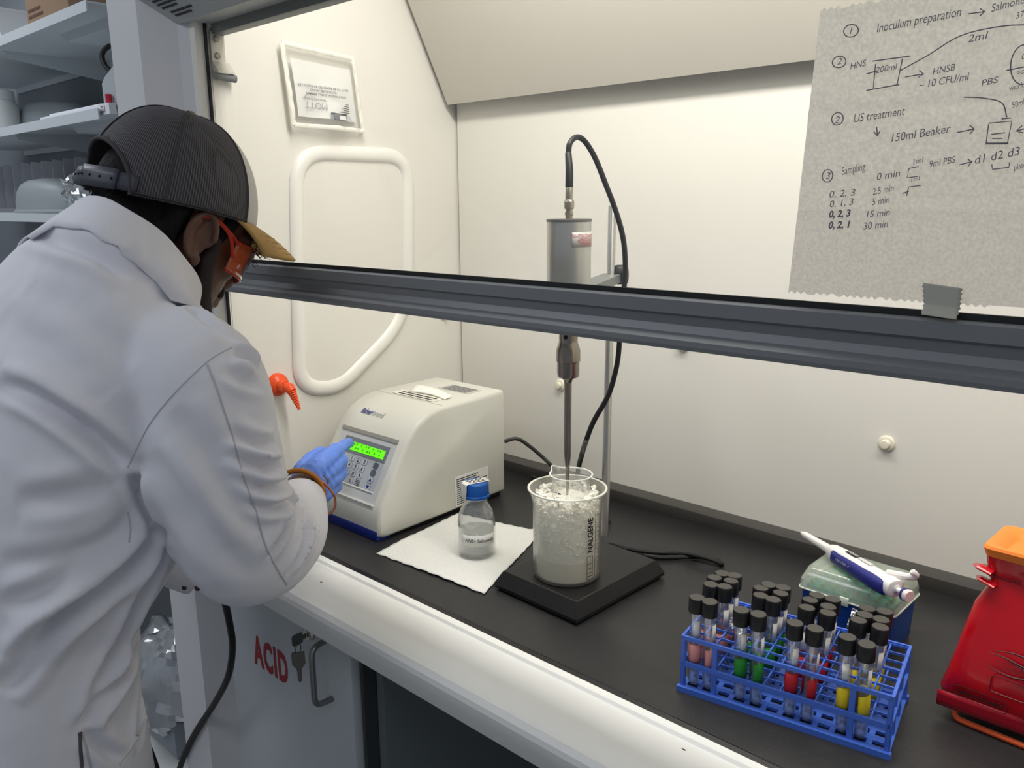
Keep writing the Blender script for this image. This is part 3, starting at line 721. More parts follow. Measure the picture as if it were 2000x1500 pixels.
conn = seg('cable_connector', [(14, 428), (14, 421), (16, 420), (17, 417), (16, 414), (13, 413), (13, 409), (19, 407), (19.5, 395), (18, 392), (15, 390), (14, 366), (12, 364)], mat('connector_nickel', (176,168,152), 0.3, metal=1.0), n=24)
# sticker on the converter
ra = ratpx(84, 700)+0.0004
va = math.atan2((CAMPOS-bk).y, (CAMPOS-bk).x)
def cvs(u_, z, r=ra): a = va+u_/ra; return Vector((bk.x+r*math.cos(a), bk.y+r*math.sin(a), z))
MB().grid(lambda a, b: cvs(0.004+0.045*a, zat(481)+(zat(452)-zat(481))*b), 12, 2).build('converter_label', mat('label_silver2', (206,204,198), 0.45), cv, world=True, solid=0.0003)
for i, s_ in enumerate(('TIGHTEN CONVERTER', 'APPLICATION', 'CONVERTER')):
    xo = (0.003, 0.012, 0.013)[i]
    o_ = text('warning_lettering', s_, 0.0065, mat('red_print', (196,92,88), 0.6), None, Matrix.Identity(4), width=(0.044, 0.03, 0.026)[i], fn=lambda p: cvs(p.x+xo, zat(463+7.5*i)+p.y, ra+0.0006))
    inv = cv.matrix_basis.inverted()
    for v in o_.data.vertices: v.co = inv @ v.co
    o_.parent = cv
# cable: boot, loop over, down to the generator
bx = Vector((bk.x, bk.y, 0))
dkk = dep(Vector((bk.x, bk.y, zat(400))))
black_cable = mat('black_cable', (24, 24, 26), 0.45)
cab = thing('converter_cable', 'black coaxial cable looping from the converter top down behind the stand', 'cable', (bk.x, bk.y, zat(366)))
MB().tube([Vector((bk.x, bk.y, zat(366))), Vector((bk.x, bk.y, zat(330))), at(1110, 300, dkk)], [0.0056, 0.0052, 0.0045], 12).build('strain_relief', dark_m, cab, world=True)
pts = [at(1110, 302, dkk)] + [at(x, y, dkk+0.01*i) for i, (x, y) in enumerate(((1113, 280), (1126, 268), (1142, 276), (1162, 308), (1183, 360), (1202, 410), (1216, 460), (1221, 505), (1220, 550), (1212, 620), (1209, 680), (1203, 722), (1188, 772), (1160, 822), (1145, 860), (1133, 900)))]
pts += [on(1120, 950, 2, BZ+0.03), on(1090, 960, 2, BZ+0.006), on(1040, 930, 2, BZ+0.006)]
MB().tube(spline(pts, 6), 0.0040, 10).build('cable', black_cable, cab, world=True)
# mains lead of the generator and the spare loop on the bench
pc = on(985, 862, 1, FX+GD)
pts = [pc, at(1010, 857, dep(pc)), at(1035, 872, dep(pc)+0.01), at(1060, 893, dep(pc)+0.02), at(1080, 912, dep(pc)+0.02)]
pts += [on(1110, 940, 2, BZ+0.005), on(1160, 985, 2, BZ+0.005), on(1190, 1020, 2, BZ+0.005)]
tag(MB().tube(spline(pts, 6), 0.0038, 10).build('power_cord', mat('cord_dark', (48,48,46), 0.5)), 'dark power cord leaving the back of the generator', 'cord')
pts = [on(x, y, 2, BZ+0.004) for x, y in ((1190, 1062), (1222, 1071), (1265, 1078), (1310, 1080), (1350, 1090), (1390, 1100), (1410, 1102), (1404, 1095), (1380, 1089), (1340, 1088), (1290, 1089), (1258, 1085))]
pts = [p+Vector((0,0,0.006 if 4 <= i <= 5 else 0)) for i, p in enumerate(pts)]
tag(MB().tube(spline(pts, 6), 0.0035, 10).build('loose_cable', black_cable), 'loop of thin black cable lying behind the stand base', 'cable')

# big beaker of ice
bkr = thing('ice_beaker', 'large translucent plastic beaker filled with crushed ice on the stand base', 'beaker', (bk.x, bk.y, BZ+BH))
pp_m = sheer('cloudy_polypropylene', (244, 241, 226), 0.23, 0.25, 0.12, 1.4, translucent=0.45)
R1 = ratpx(151, 955)*1.0; R0 = ratpx(131, 1100); HB = 0.148
HB = zat(952)-(BZ+BH)
wall = [(0.0, 0.0), (R0-0.004, 0.0), (R0, 0.004), (R1-0.006, HB-0.022), (R1-0.003, HB-0.010), (R1, HB-0.003), (R1+0.0015, HB), (R1, HB+0.0012), (R1-0.002, HB), (R1-0.005, HB-0.010), (R1-0.008, HB-0.022), (R0-0.002, 0.006), (0.0, 0.004)]
nb = 64
def spout(p, r):  # pull the lip out at one side
    return p
MB().lathe(wall, n=nb, cap=False).build('beaker_wall', pp_m, bkr, angle=60)
MB().lathe([(R1-0.0005, HB-0.0015), (R1+0.0018, HB-0.0008), (R1+0.0018, HB+0.001), (R1-0.0005, HB+0.0016), (R1-0.0018, HB+0.0005)], n=nb, cap=False).build('rim', mat('rim_white', (232,230,216), 0.3, sss=0.2), bkr)
def bx_r(z): return R0+(R1-0.006-R0)*z/(HB-0.022)
ice_m = mat('slush_ice', (248, 245, 232), 0.3, bump=1.0, scale=140, vary=0.10, vscale=120)
melt = MB().lathe([(0.0, 0.0045), (R0-0.006, 0.005), (bx_r(0.036)-0.0045, 0.036), (0, 0.036)], n=48).build('melt_water', mat('melt_water', (232, 228, 212), 0.3, sss=0.3), bkr)
# ice body with a lumpy top
mi = MB(); rings_ = []
zi = [0.035+0.083*i/22 for i in range(23)]
def ice_r(z, a):
    k_ = mnoise.noise(Vector((math.cos(a)*9, math.sin(a)*9, z*150)))+0.7*mnoise.noise(Vector((math.cos(a)*22, math.sin(a)*22, z*330)))
    return bx_r(z)-0.0055+0.0022*max(-1, min(1, k_))
for z in zi:
    rings_.append([Vector((ice_r(z, 2*PI*j/72)*math.cos(2*PI*j/72), ice_r(z, 2*PI*j/72)*math.sin(2*PI*j/72), z)) for j in range(72)])
for f_ in (0.9, 0.8, 0.65, 0.45, 0.2, 0.02):
    rings_.append([Vector(((bx_r(0.118)-0.004)*f_*math.cos(2*PI*j/72), (bx_r(0.118)-0.004)*f_*math.sin(2*PI*j/72), 0.122+0.006*mnoise.noise(Vector((f_*6*math.cos(2*PI*j/72), f_*6*math.sin(2*PI*j/72), 3))) + 0.004*(1-f_))) for j in range(72)])
ice = mi.rings(rings_).build('crushed_ice', ice_m, bkr); ice['kind'] = 'stuff'
ri = random.Random(11); mc = MB()
for i in range(420):
    a = ri.uniform(0, 2*PI); rr_ = (bx_r(0.12)-0.006)*math.sqrt(ri.uniform(0.05, 1)); z = 0.122+ri.uniform(-0.003, 0.010)
    if rr_ < 0.034: continue
    M = Matrix.Translation((rr_*math.cos(a), rr_*math.sin(a), z)) @ Matrix.Rotation(ri.uniform(0, 6), 4, 'X') @ Matrix.Rotation(ri.uniform(0, 6), 4, 'Z')
    s_ = ri.uniform(0.0015, 0.0042); mc.box((-s_, -s_*0.7, -s_*0.5), (s_, s_*0.7, s_*0.5), M=M)
for i in range(700):
    a = ri.uniform(0, 2*PI); z = ri.uniform(0.050, 0.120); rr_ = bx_r(z)-ri.uniform(0.0045, 0.0065)
    M = Matrix.Translation((rr_*math.cos(a), rr_*math.sin(a), z)) @ Matrix.Rotation(ri.uniform(0, 6), 4, 'X') @ Matrix.Rotation(ri.uniform(0, 6), 4, 'Z')
    s_ = ri.uniform(0.0010, 0.0026); mc.box((-s_, -s_*0.7, -s_*0.5), (s_, s_*0.7, s_*0.5), M=M)
ch = mc.build('ice_chips', mat('ice_chip', (250,248,238), 0.15), bkr, smooth=False); ch['kind'] = 'stuff'
# print on the beaker
side = RC @ Vector((1,0,0)); side.z = 0; side.normalize()
va = math.atan2(vd.y, vd.x)
vdb = (CAMPOS-bk); va = math.atan2(vdb.y, vdb.x)
def bks(u_, z, off=0.0008):   # u_: angle offset to the right of the view
    r = bx_r(z)+off; a = va+u_
    return Vector((r*math.cos(a), r*math.sin(a), z))
def bktext(s_, size, width, ang0, z0_, m=ink_m, bold=0.0):
    o_ = text('printed_name', s_, size, m, None, Matrix.Identity(4), width=width, bold=bold, fn=lambda p: bks(ang0-p.y/R0, z0_+p.x))
    o_.parent = bkr
bktext('NALGENE', 0.0135, 0.053, 0.80, 0.052, bold=0.0004)
bktext('R', 0.004, None, 0.72, 0.107)
mg = MB()
for i in range(15):
    z = 0.014+0.0066*i
    w_ = 0.20 if i % 5 == 0 else 0.12
    mg.prism([bks(1.00, z), bks(1.00+w_, z), bks(1.00+w_, z+0.0008), bks(1.00, z+0.0008)], (bks(1.05, z, 0.0012)-bks(1.05, z, 0.0008)))
for u_ in (0.90, 1.12):
    mg.prism([bks(u_, 0.012), bks(u_+0.012, 0.012), bks(u_+0.012, 0.11), bks(u_, 0.11)], (bks(u_, 0.02, 0.0012)-bks(u_, 0.02, 0.0008)))
mg.build('graduation_marks', grey_ink, bkr, smooth=False)
mg = MB()
def bline(u0, z0_, u1, z1_, t=0.009):
    n_ = (bks((u0+u1)/2, (z0_+z1_)/2, 0.0012)-bks((u0+u1)/2, (z0_+z1_)/2, 0.0008))
    if abs(u1-u0) < 1e-6: mg.prism([bks(u0, z0_), bks(u0+t, z0_), bks(u0+t, z1_), bks(u0, z1_)], n_)
    else: mg.prism([bks(u0, z0_), bks(u1, z0_), bks(u1, z0_+0.0006), bks(u0, z0_+0.0006)], n_)
for u_ in (0.60, 0.71, 0.80): bline(u_, 0.010, u_, 0.046)
for z in (0.010, 0.015, 0.020, 0.027, 0.034, 0.046): bline(0.60, z, 0.81, z)
mg.build('printed_grid', ink_m, bkr, smooth=False)

# small beaker standing in the ice
sb = on(1110, 927, 1, bk.y+0.006)
HS = 0.080; zr = zat(927)
sbk = thing('sample_beaker', 'small clear plastic beaker half sunk in the crushed ice', 'beaker', (bk.x+0.002, bk.y+0.006, zr-HS))
r1 = ratpx(83, 927); r0 = r1*0.86
ns = 56
def sp_ring(r, z, lip=0.0):
    out_ = []
    a_sp = va - 2.35
    for j in range(ns):
        a = 2*PI*j/ns; da = (a-a_sp+PI) % (2*PI)-PI
        ex_ = lip*math.exp(-(da/0.22)**2)
        out_.append(Vector(((r+ex_)*math.cos(a), (r+ex_)*math.sin(a), z+ex_*0.5)))
    return out_
MB().rings([sp_ring(0.0004, 0), sp_ring(r0-0.003, 0), sp_ring(r0, 0.003), sp_ring(r1-0.0035, HS-0.012), sp_ring(r1-0.001, HS-0.003, 0.004), sp_ring(r1, HS, 0.008), sp_ring(r1-0.0015, HS, 0.008), sp_ring(r1-0.003, HS-0.004, 0.003), sp_ring(r1-0.005, HS-0.012), sp_ring(r0-0.002, 0.004), sp_ring(0.0004, 0.003)], cap=False).build('beaker_wall', sheer('clear_polypropylene', (232,234,228), 0.13, 0.15, 0.16, 1.45), sbk, angle=60)
MB().rings([sp_ring(r1-0.0012, HS-0.001, 0.008), sp_ring(r1+0.001, HS-0.0005, 0.008), sp_ring(r1+0.001, HS+0.0008, 0.008), sp_ring(r1-0.0012, HS+0.0008, 0.008), sp_ring(r1-0.0012, HS-0.001, 0.008)], cap=False).build('rim', mat('rim_clear', (240,240,232), 0.25), sbk)
MB().lathe([(0, 0.004), (r0-0.004, 0.005), (r0+(r1-r0)*0.45-0.003, 0.045), (0, 0.045)], n=40).build('sample_liquid', sheer('cloudy_liquid', (226,228,214), 0.6, 0.1, 0.2, 1.33), sbk)
mgs = MB()
for i in range(5):
    z = 0.030+0.007*i; rr_ = r0+(r1-r0)*z/HS+0.0008
    f2 = lambda u_, zz: Vector((rr_*math.cos(va+u_), rr_*math.sin(va+u_), zz))
    mgs.prism([f2(-0.90, z), f2(-0.72, z), f2(-0.72, z+0.0007), f2(-0.90, z+0.0007)], (0.0002*math.cos(va), 0.0002*math.sin(va), 0))
    if i in (1, 3, 4): mgs.prism([f2(-0.66, z-0.001), f2(-0.50, z-0.001), f2(-0.50, z+0.0014), f2(-0.66, z+0.0014)], (0.0002*math.cos(va), 0.0002*math.sin(va), 0))
mgs.build('graduation_marks', ink_m, sbk, smooth=False)
# ================================================================== tube rack
pitch = 0.0198; NC, NR = 12, 6
ra_ = on(1325, 1346, 2, BZ); rb_ = on(1738, 1482, 2, BZ)
rang = math.atan2(rb_.y-ra_.y, rb_.x-ra_.x)
RW = (rb_-ra_).length; pitch = (RW-0.008)/NC; RD = pitch*NR+0.006
rack = thing('test_tube_rack', 'blue plastic test tube rack with four colour-coded tube groups', 'rack', (ra_.x, ra_.y, BZ), rang)
blue = mat('rack_blue_plastic', (72, 112, 210), 0.42)
HT = 0.071
x0, y0 = 0.004, 0.003
def rk(name, mb, m=blue, **kw): return mb.build(name, m, rack, smooth=False, **kw)
def gridlayer(z, t, h, name):
    for i in range(NC+1):
        x = x0+i*pitch; rk(name+'_bar', MB().box((x-t/2, y0, z), (x+t/2, y0+NR*pitch, z+h)))
    for j in range(NR+1):
        y = y0+j*pitch; rk(name+'_bar', MB().box((x0, y-t/2, z), (x0+NC*pitch, y+t/2, z+h)))
gridlayer(HT-0.003, 0.0017, 0.0026, 'top')
gridlayer(0.034, 0.0017, 0.003, 'middle')
# rims
for z, w_, h_ in ((HT-0.0035, 0.003, 0.005), (0.033, 0.003, 0.006)):
    for (a, b) in (((x0-w_, y0-w_, z), (x0+NC*pitch+w_, y0, z+h_)), ((x0-w_, y0+NR*pitch, z), (x0+NC*pitch+w_, y0+NR*pitch+w_, z+h_)), ((x0-w_, y0, z), (x0, y0+NR*pitch, z+h_)), ((x0+NC*pitch, y0, z), (x0+NC*pitch+w_, y0+NR*pitch, z+h_))):
        rk('rim', MB().box(a, b))
# slotted bottom plate: strips with a slot between every pair of cells
sl_ = []
for j in range(NR+1):
    y = y0+j*pitch; rk('bottom_rib', MB().box((x0-0.003, y-pitch*0.27, 0.001), (x0+NC*pitch+0.003, y+pitch*0.27, 0.0045)))
for i in range(NC+1):
    x = x0+i*pitch; rk('bottom_rib', MB().box((x-pitch*0.16, y0, 0.001), (x+pitch*0.16, y0+NR*pitch, 0.0044)))
for j in (0, NR):
    y = y0+j*pitch+(0.004 if j else -0.004); rk('bottom_lip', MB().box((x0-0.005, y-0.003, 0.0), (x0+NC*pitch+0.005, y+0.003, 0.007)))
for i in (0, 2.0, NC-2.0, NC):
    for j in (0, NR):
        x = x0+i*pitch; y = y0+j*pitch
        rk('upright', MB().box((x-0.0030, y-0.002, 0.0), (x+0.0030, y+0.002, HT)))
for j in (0, 2, 4, NR):
    for i in (0, NC):
        x = x0+i*pitch; y = y0+j*pitch; rk('upright', MB().box((x-0.0016, y-0.003, 0.0), (x+0.0016, y+0.003, HT)))

# tubes
TL, TR = 0.104, 0.0071
tube_m = sheer('tube_glass', (222, 228, 230), 0.06, 0.02, 0.32, 1.5)
capb = mat('tube_cap_black', (20, 20, 21), 0.38); captop = mat('tube_cap_top', (66, 64, 60), 0.5)
tape_cols = {'pink': (226, 150, 146), 'green': (38, 140, 44), 'red': (196, 30, 44), 'yellow': (232, 206, 30)}
def tube_mesh():
    o_ = [(0.0002, 0.0), (0.003, 0.0007), (0.0055, 0.0030), (TR, 0.0070), (TR, TL)]
    i_ = [(TR-0.0010, TL), (TR-0.0010, 0.0072), (0.0045, 0.0038), (0.0002, 0.0018)]
    return MB().lathe(o_+i_, n=20, cap=False)
tp_g = tube_mesh().build('glass_wall', tube_m, None, angle=60)
tp_l = MB().lathe([(0.0002, 0.002), (0.0043, 0.0042), (TR-0.0012, 0.0075), (TR-0.0012, 0.026), (0.0002, 0.026)], n=18).build('sample', sheer('tube_liquid', (214,220,218), 0.22, 0.03, 0.25, 1.33), None)
nn2 = 40
def rr2(r, z, rib): return [Vector(((r+(0.00025 if (j % 2 and rib) else 0))*math.cos(2*PI*j/nn2), (r+(0.00025 if (j % 2 and rib) else 0))*math.sin(2*PI*j/nn2), z)) for j in range(nn2)]
CH = 0.0180; CRr = 0.0094
tp_c = MB().rings([rr2(TR+0.0003, TL-0.006, 0), rr2(CRr, TL-0.006, 0), rr2(CRr, TL-0.006+0.001, 1), rr2(CRr, TL-0.006+CH-0.0015, 1), rr2(CRr-0.0006, TL-0.006+CH, 0), rr2(CRr-0.0012, TL-0.006+CH, 0)]).build('screw_cap', capb, None, angle=50)
tp_t = MB().lathe([(CRr-0.0010, TL-0.006+CH-0.0008), (CRr-0.0010, TL-0.006+CH+0.0002), (0.0003, TL-0.006+CH+0.0003)], n=24).build('cap_disc', captop, None)
tp_w = MB().grid(lambda a, b: Vector(((TR+0.0004)*math.cos(-1.9+1.0*a), (TR+0.0004)*math.sin(-1.9+1.0*a), 0.066+0.022*b)), 6, 1).build('white_patch', mat('patch_white', (226,222,212), 0.6), None, solid=0.0002)
protos = [tp_g, tp_l, tp_c, tp_t, tp_w]
tapes = {}
for ci, (cn, cc_) in enumerate(tape_cols.items()):
    tm = mat('tape_'+cn, cc_, 0.55)
    hb, ht = (0.029, 0.055)
    tapes[cn] = MB().grid(lambda a, b: Vector(((TR+0.0006+0.0008*max(0, a-0.9)*10)*math.cos(-3.0+4.9*a), (TR+0.0006+0.0008*max(0, a-0.9)*10)*math.sin(-3.0+4.9*a), hb+(ht-hb)*b+0.003*math.sin(2.2*a)+(0.004*a*b if ci in (1, 3) else 0))), 16, 2).build('colour_tape', tm, None, solid=0.0002)
groups = (('pink', (0, 1)), ('green', (3, 4)), ('red', (6, 7)), ('yellow', (9, 10)))
ordn = ['front row', 'second row', 'third row', 'back row']
RM = Matrix.LocRotScale(Vector((ra_.x, ra_.y, BZ)), Matrix.Rotation(rang, 3, 'Z').to_euler(), None)
rt_ = random.Random(21)
rowsel = (0, 2, 3, 4)
for cn, cols in groups:
    for ri_, row in enumerate(rowsel):
        for si, col in enumerate(cols):
            lx = x0+(col+0.5)*pitch; ly = y0+(row+0.5)*pitch
            p = RM @ Vector((lx, ly, 0.005))
            lab_ = 'black-capped glass tube with %s tape, %s, %s of its pair' % (cn, ordn[ri_], ('left', 'right')[si])
            tx = math.radians(rt_.uniform(-1.5, 1.5) + (2.0 if ri_ == 0 else -1.5)); ty = math.radians(rt_.uniform(-2.0, 1.0)+(2.0 if ri_ else 0.5))
            q_ = Matrix.Rotation(rang, 3, 'Z') @ Matrix.Rotation(tx, 3, 'X') @ Matrix.Rotation(ty, 3, 'Y') @ Matrix.Rotation(rt_.uniform(-0.5, 0.5) + (0.9 if si else 0.2), 3, 'Z')
            t = thing('test_tube', lab_, 'test tube', p, group='%s taped tubes in the blue rack' % cn, tilt=q_.to_euler())
            for pr in protos + [tapes[cn]]:
                c_ = pr.copy(); COL.objects.link(c_); c_.parent = t
for pr in protos + list(tapes.values()): bpy.data.objects.remove(pr)
# foil scraps
def foil(name, c, sx, sy, sz, seed, label, rz=0.0):
    r_ = random.Random(seed)
    mb = MB().grid(lambda a, b: Vector(((a-0.5)*sx, (b-0.5)*sy, sz*(0.5+0.9*mnoise.noise(Vector((a*4+seed, b*4, seed)))) + 0.003*mnoise.noise(Vector((a*13, b*13, seed))))), 14, 14)
    o_ = mb.build(name, mat('aluminium_foil', (225,225,228), 0.18, metal=1.0), solid=0.0003, angle=15)
    o_.location = c; o_.rotation_euler = (0.5, 0.2, rz); return tag(o_, label, 'foil')
foil('foil_scrap', on(1434, 1226, 2, BZ+0.075), 0.016, 0.016, 0.012, 2, 'larger crumpled foil scrap on the rack between pink and green tubes', 0.6)
foil('foil_scrap', on(1446, 1250, 2, BZ+0.075), 0.013, 0.015, 0.010, 5, 'smaller crumpled foil scrap on the rack nearer the green tubes', 1.4)

# ================================================================== tip box with pipette on it
TBH, LH = 0.062, 0.030
zt = BZ+TBH
ta, tb = on(1563, 1145, 2, zt), on(1738, 1203, 2, zt)
tang = math.atan2(tb.y-ta.y, tb.x-ta.x)
TW = (tb-ta).length+0.004; TD = TW*0.72
tip = thing('pipette_tip_box', 'blue pipette tip box with clear hinged lid behind the rack', 'tip box', (ta.x, ta.y, BZ), tang)
bb = mat('tip_box_blue', (12, 66, 150), 0.35)
def rr_box(z, i): return [Vector(p) for p in fillet([(i, i, z), (TW-i, i, z), (TW-i, TD-i, z), (i, TD-i, z)], 0.006, 3, True)]
MB().rings([rr_box(0, 0.004), rr_box(0.004, 0.003), rr_box(TBH*0.96, 0.001)]).build('box_base', bb, tip, angle=30)
MB().box((0.006, 0.006, TBH*0.96), (TW-0.006, TD-0.006, TBH+0.004)).build('tip_tray', mat('tray_green', (36, 150, 120), 0.4), tip)
gt = mat('tip_green', (120, 176, 120), 0.4)
for i in range(8):
    for j in range(6):
        x = 0.012+i*(TW-0.024)/7; y = 0.010+j*(TD-0.02)/5
        MB().lathe([(0.0030, TBH+0.003), (0.0034, TBH+0.010), (0.0026, TBH+0.010), (0.0022, TBH+0.004)], c=(x, y, 0), n=10, cap=False).build('pipette_tip', gt, tip)
lidm = sheer('lid_clear', (206, 216, 200), 0.26, 0.15, 0.16, 1.45)
def lid_ring(z, i, fr_=0.0): return [Vector(p) for p in fillet([(i, i+fr_, z), (TW-i, i+fr_, z), (TW-i, TD-i, z), (i, TD-i, z)], 0.007, 3, True)]
LZ = TBH
MB().rings([lid_ring(LZ, -0.0015), lid_ring(LZ+0.012, -0.001), lid_ring(LZ+LH-0.003, 0.004, 0.004), lid_ring(LZ+LH, 0.007, 0.006)]).build('lid', lidm, tip, angle=30, solid=0.0012)
MB().tube(lid_ring(LZ+0.0, -0.0022), 0.0013, 6, closed=True).build('lid_rim', mat('rim_lid', (196,206,192), 0.25), tip)
MB().box((TW*0.5-0.006, -0.004, LZ-0.006), (TW*0.5+0.006, -0.001, LZ+0.006), 0.001).build('latch', mat('latch_clear', (214,222,208), 0.25), tip)
# foil hanging on the box edge
fo = foil('foil_scrap', tuple(on(1672, 1212, 2, zt-0.012)), 0.018, 0.026, 0.004, 8, 'torn foil strip against the tip box beside yellow tubes', 0.3); fo.rotation_euler = (1.1, 0.3, 0.4)

# pipette lying across the lid
zl = BZ+TBH+LH
PA = on(1566, 1041, 2, zl+0.014); PB = on(1772, 1163, 2, zl+0.016)
pip = thing('pipette', 'white and navy pipette lying across the tip box lid', 'pipette', (PA+PB)/2)
PM = frame(PA, PB-PA, Vector((0,0,1)))      # x along the pipette, y up, z sideways
PL = (PB-PA).length
pw = mat('pipette_white', (232, 230, 228), 0.3); pn = mat('pipette_navy', (36, 42, 120), 0.35)
def el(x, ry, rz, cy=0.0, n=20, cz_=0.0, pw_=2.6):
    out_ = []
    for j in range(n):
        a = 2*PI*j/n; ca, sa = math.cos(a), math.sin(a)
        out_.append(PM @ Vector((x*PL, cy+ry*math.copysign(abs(ca)**(2/pw_), ca), cz_+rz*math.copysign(abs(sa)**(2/pw_), sa))))
    return out_
MB().rings([el(0, 0.0025, 0.0025), el(0.03, 0.0035, 0.0035), el(0.031, 0.0045, 0.0045), el(0.12, 0.0048, 0.0048), el(0.30, 0.0058, 0.0058), el(0.31, 0.0064, 0.0064)]).build('shaft', pw, pip, world=True)
MB().rings([el(0.305, 0.0075, 0.0075), el(0.34, 0.010, 0.0095), el(0.45, 0.0115, 0.011), el(0.60, 0.011, 0.011), el(0.75, 0.0105, 0.0115), el(0.86, 0.0115, 0.013), el(0.91, 0.011, 0.0125), el(0.915, 0.009, 0.010)]).build('body', pw, pip, world=True)
sgn = 1 if (PM.to_3x3() @ Vector((0,0,1))).dot(CAMPOS-PA) > 0 else -1
MB().rings([el(0.37, 0.008, 0.006, -0.001, cz_=sgn*0.004), el(0.39, 0.0095, 0.0085, -0.0015, cz_=sgn*0.005), el(0.55, 0.010, 0.009, -0.002, cz_=sgn*0.006), el(0.70, 0.010, 0.0095, -0.002, cz_=sgn*0.007), el(0.80, 0.0105, 0.010, -0.002, cz_=sgn*0.007), el(0.86, 0.0105, 0.0095, -0.002, cz_=sgn*0.006), el(0.875, 0.008, 0.006, -0.002, cz_=sgn*0.006)]).build('grip', pn, pip, world=True)
MB().rings([el(0.915, 0.006, 0.006), el(0.925, 0.0032, 0.0032), el(0.985, 0.0032, 0.0032)]).build('plunger_rod', pw, pip, world=True)
MB().rings([el(0.975, 0.0078, 0.0078), el(0.99, 0.0080, 0.0080), el(0.991, 0.0072, 0.0072)]).build('button_ring', pn, pip, world=True)
MB().rings([el(0.988, 0.0072, 0.0072), el(1.01, 0.0075, 0.0075), el(1.02, 0.0066, 0.0066)]).build('push_button', mat('button_pinkish', (228,214,212), 0.35), pip, world=True)
hk = [PM @ Vector(p) for p in ((0.80*PL, 0.010, -sgn*0.006), (0.88*PL, 0.013, -sgn*0.012), (0.94*PL, 0.016, -sgn*0.018), (0.965*PL, 0.021, -sgn*0.017), (0.955*PL, 0.026, -sgn*0.012))]
MB().tube(spline(hk, 5), [0.005]*6+[0.0045]*6+[0.004]*8+[0.003], 10).build('finger_hook', pw, pip, world=True)
top = PM.to_3x3() @ Vector((0,1,0)); sdv = PM.to_3x3() @ Vector((0,0,sgn))
vm = frame(PM @ Vector((0.47*PL, 0.0117, -sgn*0.001)), PM.to_3x3() @ Vector((1,0.0,0)), -sdv)
MB().box((0, -0.0045, 0), (0.020, 0.0045, 0.0008), 0.0003, M=vm).build('volume_window', dark_m, pip, world=True)
vmt = vm @ Matrix.Translation((0.001, -0.0025, 0.0009))
text('volume_digits', '1000', 0.0068, mat('digit_white', (220,220,220), 0.5), pip, vmt, width=0.017)
MB().box((0.023, -0.003, -0.0002), (0.046, 0.003, 0.0003), M=vm).build('pipette_label', mat('label_silver3', (204,204,200), 0.4), pip, world=True)
gmx = frame(PM @ Vector((0.45*PL, -0.0005, sgn*0.0148)), PM.to_3x3() @ Vector((1,0,0)), top)
text('range_lettering', '100-1000 \u00b5l', 0.0052, mat('digit_white', (220,220,220)), pip, gmx, width=0.026)

# ================================================================== red waste bag on its wire stand
wa, wb = on(1857, 1400, 2, BZ+0.003), on(2000, 1458, 2, BZ+0.003)
wang = math.atan2(wb.y-wa.y, wb.x-wa.x)
wst = thing('wire_bag_stand', 'orange wire stand holding up the red waste bag', 'stand', (wa.x, wa.y, BZ), wang)
om2 = mat('orange_wire', (226, 92, 44), 0.35)
WW, WD, WH = 0.165, 0.115, 0.178
pth = fillet([(0.045, 0.034, WH), (0.008, 0.012, 0.03), (0.0, 0.0, 0.0035), (WW, 0.0, 0.0035), (WW-0.008, 0.012, 0.03), (WW-0.045, 0.034, WH)], 0.012, 5)
MB().tube(pth, 0.0033, 10).build('wire_leg', om2, wst)
pth = fillet([(0.045, WD-0.034, WH), (0.008, WD-0.012, 0.03), (0.0, WD, 0.0035), (WW, WD, 0.0035), (WW-0.008, WD-0.012, 0.03), (WW-0.045, WD-0.034, WH)], 0.012, 5)
MB().tube(pth, 0.0033, 10).build('wire_leg', om2, wst)
MB().tube(fillet([(0.04, 0.034, WH), (WW-0.04, 0.034, WH), (WW-0.04, WD-0.034, WH), (0.04, WD-0.034, WH)], 0.01, 5, True), 0.003, 8, closed=True).build('top_hoop', om2, wst)
WM = Matrix.LocRotScale(Vector((wa.x, wa.y, BZ)), Matrix.Rotation(wang, 3, 'Z').to_euler(), None)
bag = thing('waste_bag', 'red biohazard waste bag with black print and orange lid', 'waste bag', (wa.x, wa.y, BZ), wang)
film = mat('red_film', (188, 8, 26), 0.22, bump=0.25, scale=30, vary=0.12, vscale=18, trans=0.0, coat=0.3, sss=0.0)
def bagring(z, x0_, x1_, y0_, y1_, wob, seed):
    out_ = []; pts_ = fillet([(x0_, y0_, z), (x1_, y0_, z), (x1_, y1_, z), (x0_, y1_, z)], [0.012]*4, 5, True)
    # densify
    P_ = []
    for i in range(len(pts_)):
        a, b = pts_[i], pts_[(i+1) % len(pts_)]
        m_ = max(1, int((b-a).length/0.012))
        P_ += [a+(b-a)*(t/m_) for t in range(m_)]
    L_ = 72; cum = [0]
    for i in range(len(P_)): cum.append(cum[-1]+(P_[(i+1) % len(P_)]-P_[i]).length)
    res = []; k_ = 0
    for t in range(L_):
        s_ = cum[-1]*t/L_
        while cum[k_+1] < s_: k_ += 1
        f_ = (s_-cum[k_])/max(1e-9, cum[k_+1]-cum[k_]); p = P_[k_]+(P_[(k_+1) % len(P_)]-P_[k_])*f_
        n_ = (p-Vector(((x0_+x1_)/2, (y0_+y1_)/2, z))); n_.z = 0; n_.normalize()
        w_ = wob*mnoise.noise(Vector((t*0.22, z*26, seed)))+wob*0.5*math.sin(t*0.9+z*60)
        res.append(p+n_*w_)
    return res
xt0 = 0.030
